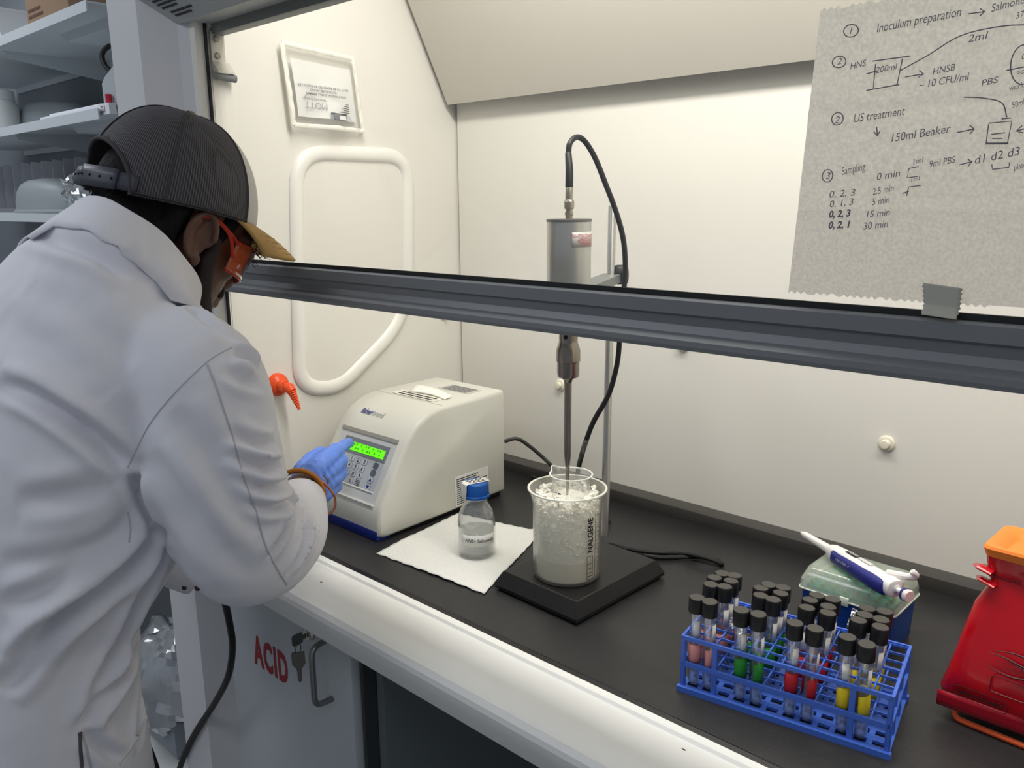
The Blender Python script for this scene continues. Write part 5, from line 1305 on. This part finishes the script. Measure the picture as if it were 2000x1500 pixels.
# ------------------------------------------------------------------ lab coat
coat_m = mat('lab_coat_cotton', (226, 226, 232), 0.82, bump=0.10, scale=900, vary=0.02, vscale=20)
bx_, by_ = Vector((0.975, 0.22, 0)), Vector((-0.22, 0.975, 0))
def cring(c, hw, hd, tilt=0.0, n=44, pw_=2.4):
    c = Vector(c); t = math.radians(tilt); fy = by_*math.cos(t)+Vector((0,0,-math.sin(t)))
    out_ = []
    for j in range(n):
        a = 2*PI*j/n; ca, sa = math.cos(a), math.sin(a)
        out_.append(c+bx_*(hw*math.copysign(abs(ca)**(2/pw_), ca))+fy*(hd*math.copysign(abs(sa)**(2/pw_), sa)))
    return out_
b = MB()
TOR = [((-1.165, 0.262, 0.46), 0.215, 0.150, 0), ((-1.160, 0.264, 0.68), 0.195, 0.140, 0), ((-1.152, 0.268, 0.86), 0.178, 0.128, 4), ((-1.146, 0.284, 0.97), 0.166, 0.122, 9),
       ((-1.132, 0.328, 1.07), 0.178, 0.138, 16), ((-1.124, 0.362, 1.17), 0.190, 0.150, 22), ((-1.120, 0.392, 1.26), 0.196, 0.148, 27), ((-1.116, 0.410, 1.325), 0.172, 0.130, 33), ((-1.108, 0.430, 1.385), 0.120, 0.108, 40), ((-1.102, 0.455, 1.425), 0.074, 0.088, 45)]
b.rings([cring(*t) for t in TOR])
SLV = [(Vector((-1.03, 0.425, 1.315)), 0.072), (Sx+Vector((-0.015,0,0.012)), 0.082), (Sx+Vector((0.003,0.004,-0.06)), 0.083), (at(428, 925, 1.01), 0.080), (Ex+Vector((-0.006,-0.008,0.012)), 0.073), (at(543, 1052, 1.12), 0.062), (at(574, 1010, 1.19), 0.050), (at(590, 972, 1.25), 0.036)]
b2 = MB(); sp_ = spline([p for p, r in SLV], 6); rs_ = [v.x for v in spline([Vector((r, 0, 0)) for p, r in SLV], 6)]
b.tube(sp_, rs_, 32); b.ball(sp_[0], SLV[0][1], 24, 14); b.ball(SLV[4][0], 0.072, 24, 14)
SLL = [(Vector((-1.20, 0.41, 1.33)), 0.085), (SLx, 0.096), ((SLx+ELx)/2, 0.090), (ELx, 0.082), (ELx+(WLx-ELx)*0.5, 0.062), (WLx+(WLx-ELx)*0.14, 0.045)]
b.tube(spline([p for p, r in SLL], 6), [v.x for v in spline([Vector((r, 0, 0)) for p, r in SLL], 6)], 28); b.ball(ELx, 0.08, 20, 12)
coat_me = remeshed(b, 0.0046, 14, 'coat')
# folds: drawn where the photo shows them, pressed into the cloth surface
bvh = BVHTree.FromPolygons([v.co.copy() for v in coat_me.vertices], [tuple(p.vertices) for p in coat_me.polygons])
def hit(px, py):
    r_ = ray(px, py).normalized(); h_ = bvh.ray_cast(CAMPOS, r_)
    return h_[0]
def proj_line(pts, n=6):
    P_ = spline([Vector((x, y, 0)) for x, y in pts], n); out_ = []
    for p in P_:
        h_ = hit(p.x, p.y)
        if h_ is not None: out_.append(h_)
    return out_
co = np.array([v.co[:] for v in coat_me.vertices]); no = np.array([v.normal[:] for v in coat_me.vertices]); disp = np.zeros(len(co))
def press(pts, amp, wid, ridge=0.0, taper=True):
    L_ = proj_line(pts)
    if len(L_) < 2: return
    P_ = np.array([p[:] for p in L_]); best = np.full(len(co), 9.0); tt = np.zeros(len(co))
    lo, hi = P_.min(0)-wid*5, P_.max(0)+wid*5
    idx = np.where(np.all((co > lo) & (co < hi), axis=1))[0]
    if not len(idx): return
    Q = co[idx]; bd = np.full(len(idx), 9.0); bt = np.zeros(len(idx)); m_ = len(P_)-1
    for i in range(m_):
        a, d = P_[i], P_[i+1]-P_[i]; dd = max(1e-12, d @ d)
        if dd > 0.003: continue
        t = np.clip((Q-a) @ d/dd, 0, 1); dist = np.linalg.norm(Q-(a+t[:, None]*d), axis=1)
        k_ = dist < bd; bd[k_] = dist[k_]; bt[k_] = (i+t[k_])/m_
    tp = np.sin(np.pi*np.clip(bt, 0.0, 1.0))**0.6 if taper else 1.0
    disp[idx] += tp*(amp*np.exp(-(bd/wid)**2)+ridge*np.exp(-((bd-wid*2.0)/(wid*1.1))**2))
V = -1
FOLDS = [
 ([(0, 748), (70, 775), (150, 828), (215, 882), (248, 915)], -0.012, 0.014, 0.006),
 ([(0, 440), (90, 462), (187, 500), (250, 545)], -0.006, 0.014, 0.004),
 ([(110, 418), (200, 448), (262, 490), (318, 548), (352, 600)], -0.006, 0.009, 0.004),
 ([(160, 430), (230, 480), (300, 540), (380, 610), (450, 665)], -0.005, 0.010, 0.003),
 ([(250, 470), (285, 505), (310, 545)], -0.006, 0.006, 0.004),
 ([(322, 1025), (290, 1062), (245, 1110), (203, 1150), (120, 1210), (20, 1290)], -0.013, 0.015, 0.007),
 ([(330, 1062), (300, 1110), (273, 1160), (235, 1240), (190, 1340), (158, 1425)], -0.010, 0.012, 0.006),
 ([(328, 1170), (300, 1225), (262, 1280), (215, 1345), (165, 1415)], -0.012, 0.012, 0.006),
 ([(260, 925), (285, 975), (300, 1030)], -0.012, 0.012, 0.005),
 ([(245, 920), (255, 1000), (200, 1060), (100, 1092), (0, 1105)], -0.005, 0.018, 0.003),
 ([(180, 1160), (110, 1220), (40, 1310), (0, 1350)], -0.009, 0.016, 0.005),
 ([(60, 560), (160, 620), (260, 720)], -0.004, 0.028, 0.002),
 ([(0, 620), (110, 690), (210, 780)], -0.004, 0.03, 0.002),
 ([(30, 980), (120, 970), (215, 945)], -0.004, 0.018, 0.003),
 ([(0, 1190), (80, 1150), (170, 1095)], -0.005, 0.016, 0.003),
 ([(282, 1300), (270, 1390), (268, 1470)], -0.005, 0.010, 0.003),
 ([(165, 1425), (200, 1460), (240, 1485)], -0.006, 0.010, 0.003),
 # sleeve
 ([(455, 690), (485, 700), (500, 720)], -0.006, 0.009, 0.005),
 ([(440, 720), (478, 745), (512, 750)], -0.004, 0.010, 0.003),
 ([(445, 840), (485, 862), (520, 868), (538, 860)], -0.007, 0.010, 0.005),
 ([(452, 880), (495, 910), (530, 915), (545, 905)], -0.008, 0.010, 0.006),
 ([(468, 925), (505, 950), (540, 950), (565, 935)], -0.008, 0.010, 0.006),
 ([(480, 975), (520, 990), (548, 985), (580, 965)], -0.007, 0.009, 0.005),
 ([(525, 1090), (545, 1050), (560, 1010), (575, 980)], -0.006, 0.008, 0.005),
 ([(560, 1125), (580, 1080), (592, 1030), (600, 990)], -0.006, 0.008, 0.005),
 ([(590, 1095), (606, 1050), (614, 1010)], -0.005, 0.007, 0.004),
 ([(340, 800), (400, 880), (450, 960), (500, 1040)], -0.004, 0.022, 0.003),
 ([(300, 880), (350, 960), (420, 1060), (500, 1130)], -0.004, 0.022, 0.003),
]
for p_, a_, w_, r_ in FOLDS: press(p_, a_*1.75, w_*0.66, r_*1.8)
rnz = np.array([mnoise.noise(Vector(p)*14)*0.0022+mnoise.noise(Vector(p)*38)*0.0007 for p in co])
co2 = co+no*(disp+rnz)[:, None]
coat_me.vertices.foreach_set('co', co2.astype(np.float32).ravel()); coat_me.update()
bvh = BVHTree.FromPolygons([v.co.copy() for v in coat_me.vertices], [tuple(p.vertices) for p in coat_me.polygons])
coat = place(coat_me, 'lab_coat', coat_m, per)
seam_c = mat('coat_seam', (188, 188, 196), 0.9)
def seam(pts, r=0.0009, nm='seam', m=seam_c):
    L_ = proj_line(pts, 10)
    if len(L_) > 3:
        o_ = MB().tube(L_, r, 6).build(nm, m, None); me_ = o_.data
        me_.transform(per.matrix_basis.inverted()); o_.parent = coat
seam([(452, 679), (430, 690), (403, 708), (360, 748), (321, 790), (290, 832), (269, 873), (249, 913)])
seam([(405, 712), (422, 755), (437, 800), (455, 855), (475, 930), (500, 1000), (515, 1055), (535, 1100), (560, 1142)], 0.0013)
seam([(250, 1000), (255, 1030), (252, 1060)])
seam([(286, 1398), (276, 1425), (258, 1455), (232, 1492)], 0.002, 'pocket_hem', mat('coat_hem', (214,212,208), 0.85))
seam([(156, 1430), (157, 1460), (160, 1499)], 0.0022, 'vent_edge', mat('vent_shadow', (90, 84, 88), 0.9))  # dark line along the vent, the slit's shadow put into its colour
seam([(159, 1430), (168, 1460), (178, 1499)], 0.0018, 'vent_edge', seam_c)
# stand-and-fall collar: a folded band round the neck
def colr(a, off, lift, dz=0.0):
    c = Vector((-1.104, 0.476, 1.436)); t = math.radians(48); fy = by_*math.cos(t)+Vector((0,0,-math.sin(t))); nz = bx_.cross(fy)
    return c+bx_*((0.072+off)*math.cos(a))+fy*((0.092+off*1.0)*math.sin(a))+nz*(lift+dz)
cprof = [(-0.004, -0.03), (-0.002, 0.004), (0.001, 0.008), (0.005, 0.004), (0.013, -0.016), (0.020, -0.034)]
cp = MB()
A0, A1 = PI/2+0.06, PI/2-0.06+2*PI
def colpt(i, k_):
    o_, l_ = cprof[k_]; a = A0+(A1-A0)*i/48; p = colr(a, o_, l_+0.0012*math.sin(i*0.8))
    if k_ >= 4:      # the fall of the collar lies on the shoulders
        q_, n_, _, _ = bvh.find_nearest(colr(a, 0.030 if k_ == 4 else 0.058+0.008*math.sin(i*0.5), -0.03 if k_ == 4 else -0.06))
        p = q_+n_*(0.0055 if k_ == 4 else 0.0035)
    return p
cp.rings([[colpt(i, k_) for k_ in range(len(cprof))] for i in range(49)], close=False, cap=False)
col_o = cp.build('collar', coat_m, None, solid=0.0025, angle=60); col_o.data.transform(per.matrix_basis.inverted()); col_o.parent = coat
# cuff with buttons at the left wrist
for k_, (dx, dz) in enumerate(((0.0, 0.0), (0.02, 0.004))):
    h_ = hit(360+26*k_, 1148)
    if h_: 
        o_ = MB().ball(h_, 0.004, 10, 6).build('cuff_button', mat('button_dark', (52, 34, 38), 0.4), None); o_.data.transform(per.matrix_basis.inverted()); o_.parent = coat

# ------------------------------------------------------------------ gloves
glove_m = mat('blue_nitrile', (98, 136, 222), 0.45, bump=0.35, scale=55, vary=0.05, vscale=30)
def hand(W, D, U, pose, name, flip=1, cuff=0.040):
    D = D.normalized(); U = (U-D*U.dot(D)).normalized(); N = D.cross(U)*flip     # forward, thumb side, back of hand
    def L(x, y, z): return W+D*x+U*y+N*z
    b = MB()
    mc = {'i': (0.092, 0.027, 0.006), 'm': (0.099, 0.008, 0.010), 'r': (0.094, -0.013, 0.009), 'l': (0.084, -0.032, 0.004)}
    for k_, (x, y, z) in mc.items():
        caps(b, [L(0.0, y*0.55, 0.0), L(x*0.55, y*0.85, z*0.8), L(x, y, z)], [0.0195, 0.0170, 0.0140 if k_ != 'l' else 0.0130], 12)
    caps(b, [L(0.02, 0.0, -0.006), L(0.06, 0.0, -0.008)], [0.020, 0.017], 14)
    for k_, ch in pose.items():
        caps(b, [L(*p) for p in ch[0]], ch[1], 12)
    caps(b, [L(-cuff, 0, 0), L(-cuff*0.4, 0, 0), L(0.008, 0, 0)], [0.0305, 0.0285, 0.0275], 18)
    if pose['middle'][0][1][2] < 0:      # stretched film bridging the bent knuckles
        caps(b, [L(0.112, 0.006, -0.006), L(0.106, -0.016, -0.006), L(0.094, -0.034, -0.007)], [0.0125, 0.0122, 0.0108], 12)
    me = remeshed(b, 0.0026, 4, name)
    c_ = np.array([v.co[:] for v in me.vertices]); n_ = np.array([v.normal[:] for v in me.vertices])
    x_ = (c_-np.array(W)) @ np.array(D); y_ = (c_-np.array(W)) @ np.array(U)
    wr = 0.0017*np.sin(x_*400+y_*60+3*np.sin(y_*70))*np.exp(-((x_-0.015)/0.032)**2)
    nz_ = np.array([mnoise.noise(Vector(p)*70)*0.0010 for p in c_])
    c_ = c_+n_*(wr+nz_)[:, None]; me.vertices.foreach_set('co', c_.astype(np.float32).ravel()); me.update()
    return place(me, name, glove_m, per), L
D_ = (tipx-Wx); 
D1 = Vector((D_.x, D_.y, 0.0)).normalized()+Vector((0.10, 0.0, 0.06))
Dn = D1.normalized(); Un = Vector((0,0,1)); Un = (Un-Dn*Un.dot(Dn)).normalized(); Nn = Dn.cross(Un)
def tolocal(p): q_ = p-Wx; return (q_.dot(Dn), q_.dot(Un), q_.dot(Nn))
tl = tolocal(tipx); im = Vector((0.092, 0.027, 0.006)); tv = Vector(tl)
mid1 = im+(tv-im)*0.48+Vector((0, 0.006, 0.006)); mid2 = im+(tv-im)*0.77+Vector((0, 0.004, 0.004))
pose = {
 'index': ([tuple(im), tuple(mid1), tuple(mid2), tl], [0.0118, 0.0102, 0.0092, 0.0078]),
 'middle': ([(0.099, 0.008, 0.010), (0.121, 0.003, -0.012), (0.104, -0.001, -0.036), (0.083, -0.002, -0.030)], [0.0135, 0.0122, 0.0100, 0.0085]),
 'ring': ([(0.094, -0.013, 0.009), (0.114, -0.019, -0.012), (0.098, -0.021, -0.034), (0.078, -0.020, -0.028)], [0.0135, 0.0120, 0.0098, 0.0082]),
 'little': ([(0.084, -0.032, 0.004), (0.101, -0.038, -0.012), (0.088, -0.038, -0.030), (0.071, -0.036, -0.025)], [0.0125, 0.0108, 0.0090, 0.0076]),
 'thumb': ([(0.018, 0.004, -0.018), (0.052, 0.008, -0.036), (0.086, 0.014, -0.038), (0.110, 0.018, -0.030)], [0.0175, 0.0140, 0.0115, 0.0092]),
}
hand(Wx, D1, Vector((0,0,1)), pose, 'glove')
pose_l = {
 'index': ([(0.086, 0.028, 0.006), (0.118, 0.036, 0.004), (0.138, 0.040, -0.006), (0.152, 0.042, -0.012)], [0.0118, 0.0102, 0.0092, 0.0078]),
 'middle': ([(0.090, 0.008, 0.010), (0.128, 0.011, 0.008), (0.150, 0.012, -0.003), (0.166, 0.012, -0.010)], [0.0122, 0.0110, 0.0095, 0.0085]),
 'ring': ([(0.084, -0.013, 0.008), (0.120, -0.017, 0.006), (0.141, -0.019, -0.004), (0.156, -0.021, -0.011)], [0.0120, 0.0108, 0.0092, 0.0082]),
 'little': ([(0.074, -0.031, 0.002), (0.100, -0.040, 0.001), (0.116, -0.045, -0.006), (0.127, -0.048, -0.012)], [0.0108, 0.0096, 0.0084, 0.0076]),
 'thumb': ([(0.018, 0.020, -0.006), (0.048, 0.046, -0.010), (0.070, 0.060, -0.013), (0.086, 0.068, -0.014)], [0.0175, 0.0140, 0.0115, 0.0092]),
}
hand(WLx, Vector((0.15, 1.0, 0.12)), Vector((1, 0, 0)), pose_l, 'glove', flip=1, cuff=0.004)
# bangles at the right wrist
fa_ = (Wx-Ex).normalized(); fb_ = (fa_*0.6+Dn*0.4).normalized(); q1 = fb_.orthogonal().normalized(); q2 = fb_.cross(q1)
bc_ = Wx-fb_*0.026
ban = thing('bangle', 'thick amber bangle round the wrist above the blue glove', 'bangle', bc_)
MB().tube([bc_+q1*0.0375*math.cos(t)+q2*0.0375*math.sin(t) for t in [2*PI*i/40 for i in range(40)]], 0.0042, 10, closed=True).build('ring_band', mat('amber_bangle', (196, 122, 44), 0.25, metal=0.3), ban, world=True)
bc2 = Wx-fb_*0.006+(RC @ Vector((0.010, -0.012, 0.0))); fc = (fb_+Vector((0.0, 0.35, 0.45))).normalized(); q1 = fc.orthogonal().normalized(); q2 = fc.cross(q1)
ban2 = thing('bangle', 'thin copper bangle hanging loose below the gloved wrist', 'bangle', bc2)
MB().tube([bc2+q1*0.041*math.cos(t)+q2*0.041*math.sin(t) for t in [2*PI*i/40 for i in range(40)]], 0.0019, 8, closed=True).build('ring_band', mat('copper', (196, 120, 84), 0.25, metal=0.8), ban2, world=True)
# ================================================================== shelving left of the hood
structure(MB().box((-4.6, 1.16, 0.0), (ja.x-0.02, 1.22, 2.9)).build('wall_left_rear', mat('rear_wall_grey', (140, 146, 152), 0.8, bump=0.1, scale=80)))
sh = thing('shelf_unit', 'grey metal wall shelving with three shelves left of the hood', 'shelving', (-2.4, 0.8, 1.46))
shelf_m = mat('shelf_enamel', (212, 218, 221), 0.45)
SY0, SY1, SX0, SX1 = 0.80, 1.155, -3.6, -1.985
ZS = (1.480, 1.712, 1.938)
for k_, z in enumerate(ZS):
    s_ = MB().box((SX0, SY0, z-0.004), (SX1, SY1, z)).box((SX0, SY0-0.003, z-0.022), (SX1, SY0, z+0.001)).box((SX0, SY1-0.003, z-0.022), (SX1, SY1, z)).build('shelf', shelf_m, sh, world=True, smooth=False)
    for xb in (-2.0, -2.75):
        MB().prism([(xb, SY0+0.06, z-0.004), (xb, SY1, z-0.004), (xb, SY1, z-0.060), (xb, SY1-0.03, z-0.060), (xb, SY0+0.07, z-0.022)], (-0.004, 0, 0)).build('bracket', shelf_m, s_, world=True, smooth=False)
    MB().prism([(-2.06, SY0+0.09, z-0.004), (-2.40, SY0+0.09, z-0.004), (-2.36, SY0+0.09, z-0.026), (-2.06, SY0+0.09, z-0.026)], (0, 0.19, 0)).build('stiffener', shelf_m, s_, world=True, smooth=False)
for xb in (-2.0, -2.75):
    up = MB().box((xb-0.014, 1.145, 1.30), (xb+0.014, 1.16, 2.3)).build('slotted_upright', mat('upright_white', (196, 200, 202), 0.5), sh, world=True, smooth=False)
    mb_ = MB()
    for i in range(30):
        for dx in (-0.006, 0.006): mb_.box((xb+dx-0.002, 1.1442, 1.32+0.03*i), (xb+dx+0.002, 1.1450, 1.335+0.03*i))
    mb_.build('slots', dark_m, up, world=True, smooth=False)
wplas = mat('white_plastic', (222, 224, 222), 0.4)
c = Vector((on(-14, 190, 1, 0.875).x, 0.875, ZS[1]))
jar = thing('plastic_jar', 'white plastic jar with wide lid on the middle shelf', 'jar', c)
MB().lathe([(0.0, 0), (0.063, 0), (0.067, 0.004), (0.067, 0.085), (0.060, 0.100), (0.052, 0.106)], n=36).build('jar_body', wplas, jar)
MB().lathe([(0.056, 0.102), (0.058, 0.104), (0.058, 0.130), (0.054, 0.133), (0.0, 0.133)], n=36).build('jar_lid', mat('jar_lid_white', (232,234,232), 0.4), jar)
def basin(px, z, y, rx, ry, h, label):
    x = on(px, 300, 1, y).x
    o_ = thing('plastic_basin', label, 'basin', (x, y, z))
    prof = [(1.0, 0.0), (1.0, 0.12), (0.985, 0.35), (0.93, 0.62), (0.82, 0.82), (0.62, 0.94), (0.35, 0.99), (0.01, 1.0)]
    MB().rings([[Vector((rx*r*math.cos(2*PI*j/48), ry*r*math.sin(2*PI*j/48), h*t)) for j in range(48)] for r, t in prof]).build('basin_shell', mat('grey_plastic', (150, 158, 160), 0.45), o_)
    MB().tube([Vector((rx*math.cos(2*PI*j/48), ry*math.sin(2*PI*j/48), 0.005)) for j in range(48)], 0.006, 8, closed=True).build('basin_rim', mat('grey_plastic', (150,158,160)), o_)
basin(110, ZS[1], 1.035, 0.235, 0.105, 0.108, 'upturned grey plastic basin behind the white sheets on middle shelf')
basin(95, ZS[0], 0.905, 0.180, 0.088, 0.098, 'upturned grey plastic basin on the lower shelf before the dividers')
for k_, (pa, pb, dy, dz) in enumerate((((76, 214), (196, 196), 0.012, 0.0), ((94, 208), (196, 194), 0.020, 0.006))):
    xa, xb = on(pa[0], pa[1], 1, SY0+dy).x, on(pb[0], pb[1], 1, SY0+dy).x
    o_ = MB().box((xa, SY0+dy, ZS[1]+0.0045+dz), (xb, SY0+dy+0.09, ZS[1]+0.0100+dz), 0.001).build('foam_sheet', mat('foam_white', (232,236,240), 0.6))
    tag(o_, ('lower thin white sheet lying on the middle shelf edge', 'upper thin white sheet lying on the middle shelf edge')[k_], 'sheet')
xb = on(212, 190, 1, 0.83).x
bn = thing('small_bin', 'small grey storage bin with white label at the shelf end', 'bin', (xb, 0.83, ZS[1]))
MB().prism([(-0.028, 0.0, 0.0), (0.045, 0.0, 0.0), (0.045, 0.0, 0.092), (-0.012, 0.0, 0.072), (-0.028, 0.0, 0.060)], (0, 0.12, 0)).build('bin_body', mat('bin_grey', (176, 184, 186), 0.4), bn, smooth=False)
MB().box((-0.012, -0.02, -0.012), (0.045, -0.004, 0.012)).build('bin_label', mat('label_card', (226, 228, 230), 0.6), bn)
text('label_writing', 'D3', 0.02, mat('label_pen', (120, 60, 80), 0.6), bn, Matrix.Translation((xb+0.0, 0.8095, ZS[1]-0.007)) @ Matrix.Rotation(PI/2, 4, 'X'))
MB().lathe([(0.0, 0), (0.007, 0), (0.007, 0.018), (0.0, 0.018)], c=(0.022, -0.009, 0.014), n=16).build('red_stopper', mat('red_plastic', (190, 34, 56), 0.4), bn)
pts = [at(x, y, 1.95) for x, y in ((236, 92), (214, 90), (200, 104), (203, 124), (218, 140), (240, 150))]
tag(MB().tube(spline(pts, 6), 0.006, 8).build('wall_cable', black_cable), 'black cable loop hanging beside the hood above the bin', 'cable')
# on the top shelf
x0_, x1_ = on(66, 10, 1, 0.86).x, on(150, 10, 1, 0.86).x
cb = thing('cardboard_box', 'brown cardboard box on the top shelf', 'box', (x0_, 0.84, ZS[2]))
MB().box((0, 0, 0.0), (x1_-x0_, 0.2, 0.15), 0.002).build('carton', mat('cardboard', (150, 124, 100), 0.8, bump=0.1, scale=200), cb)
MB().box((0.0, -0.0006, 0.135), (x1_-x0_, 0.0, 0.150)).build('flap_edge', mat('cardboard_edge', (132, 106, 84), 0.8), cb)
scribble(MB(), Matrix.Translation((0.015, -0.001, 0.03)) @ Matrix.Rotation(PI/2, 4, 'X'), 0.10, 0.03, 2, random.Random(2)).build('carton_print', mat('carton_ink', (100, 74, 58), 0.8), cb)
xa = on(0, 20, 1, 0.9).x
tb_ = thing('white_tub', 'white plastic tub beside the carton on the top shelf', 'tub', (xa-0.06, 0.96, ZS[2]))
MB().rings([[Vector((sx*wx, sy*wy, z)) for sx, sy in ((-1,-1),(1,-1),(1,1),(-1,1))] for wx, wy, z in ((0.13, 0.085, 0), (0.15, 0.10, 0.11), (0.155, 0.105, 0.115), (0.145, 0.095, 0.115), (0.125, 0.08, 0.01))]).build('tub_shell', wplas, tb_, smooth=False)
# dividers on the lower shelf
fs_ = thing('file_sorter', 'row of white upright dividers in a sorter on lower shelf', 'file sorter', (-2.6, 1.08, ZS[0]))
xs0, xs1 = on(-20, 340, 1, 1.05).x, on(172, 345, 1, 1.05).x
MB().box((xs0-0.02, 1.0, ZS[0]+0.0), (xs1+0.02, 1.13, ZS[0]+0.012)).build('sorter_base', mat('divider_white', (214, 214, 220), 0.6), fs_, world=True)
for i in range(11):
    x = xs0+(xs1-xs0)*i/10
    MB().prism([(x, 1.01, ZS[0]+0.012), (x+0.004, 1.12, ZS[0]+0.012), (x+0.022, 1.12, ZS[0]+0.155), (x+0.018, 1.01, ZS[0]+0.165)], (0.0025, 0, 0)).build('divider', mat('divider_white', (214, 214, 220)), fs_, world=True, smooth=False)
# crumpled clear bag by the basin
def crumple(name, c, r, sx, seed, m, n=26, k_=5.0, amp=0.35):
    mb_ = MB().ball((0,0,0), (sx[0]*r, sx[1]*r, sx[2]*r), n, n//2)
    mb_.v = [p*(1+amp*mnoise.noise(p*k_/r*0.2+Vector((seed, 0, 0)))+amp*0.4*mnoise.noise(p*k_/r*0.6+Vector((0, seed, 0)))) for p in mb_.v]
    zmin = min(p.z for p in mb_.v)
    mb_.v = [Vector((p.x, p.y, p.z-zmin)) for p in mb_.v]
    o_ = mb_.build(name, m, angle=20); o_.location = c; return o_
bagm = sheer('clear_bag_film', (206, 212, 216), 0.42, 0.12, 0.6, 1.5)
bn2 = thing('lab_bench', 'dark grey lab bench front below the three shelves', 'bench', (-2.6, 1.02, 0.0))
MB().box((-3.6, 1.04, 0.0), (-1.72, 1.155, 0.86)).build('bench_body', mat('bench_dark_grey', (88, 94, 98), 0.5), bn2, world=True)
MB().box((-3.6, 1.02, 0.86), (-1.72, 1.155, 0.90), 0.003).build('bench_top', epoxy_m, bn2, world=True)
cx = on(145, 380, 1, 0.85).x
tag(crumple('plastic_bag', (cx, 0.86, ZS[0]), 0.042, (1, 0.8, 1.0), 3, bagm, 34, 13.0, 0.55), 'small crumpled clear plastic bag on the lower shelf', 'plastic bag')
# floor level, left of the cabinet
fl_ = on(335, 1455, 2, 0.0)
tag(crumple('plastic_sack', (-2.08, 0.88, 0.03), 0.155, (1.0, 0.75, 1.05), 8, bagm, 48, 9.0, 0.30), 'large clear plastic sack standing on the floor behind the coat', 'plastic sack')
pk = thing('packed_carton', 'pale carton inside the clear sack on the floor', 'carton', (-2.08, 0.88, 0.0))
MB().box((-0.10, -0.07, 0.04), (0.10, 0.07, 0.26), 0.006).build('carton_body', mat('pale_carton', (150, 156, 164), 0.6), pk)
MB().box((-0.19, -0.15, 0.0), (0.22, 0.15, 0.03), 0.004).build('base_board', mat('board_white', (206, 208, 208), 0.5), pk)
# power cord hanging below the sill
pts = [on(x, y, 1, yy) for x, y, yy in ((430, 1120, 0.60), (437, 1165, 0.615), (447, 1210, 0.63), (454, 1262, 0.64), (446, 1320, 0.645), (420, 1372, 0.65), (385, 1425, 0.65), (362, 1470, 0.65), (346, 1515, 0.65), (332, 1550, 0.65), (318, 1540, 0.645), (306, 1500, 0.64), (289, 1456, 0.63), (262, 1415, 0.60), (240, 1390, 0.58))]
pts[0].z = min(pts[0].z, 0.9)
tag(MB().tube(spline(pts, 6), 0.0062, 10).build('hanging_cord', black_cable), 'thick black cord hanging in front of the acid cabinet', 'cord')
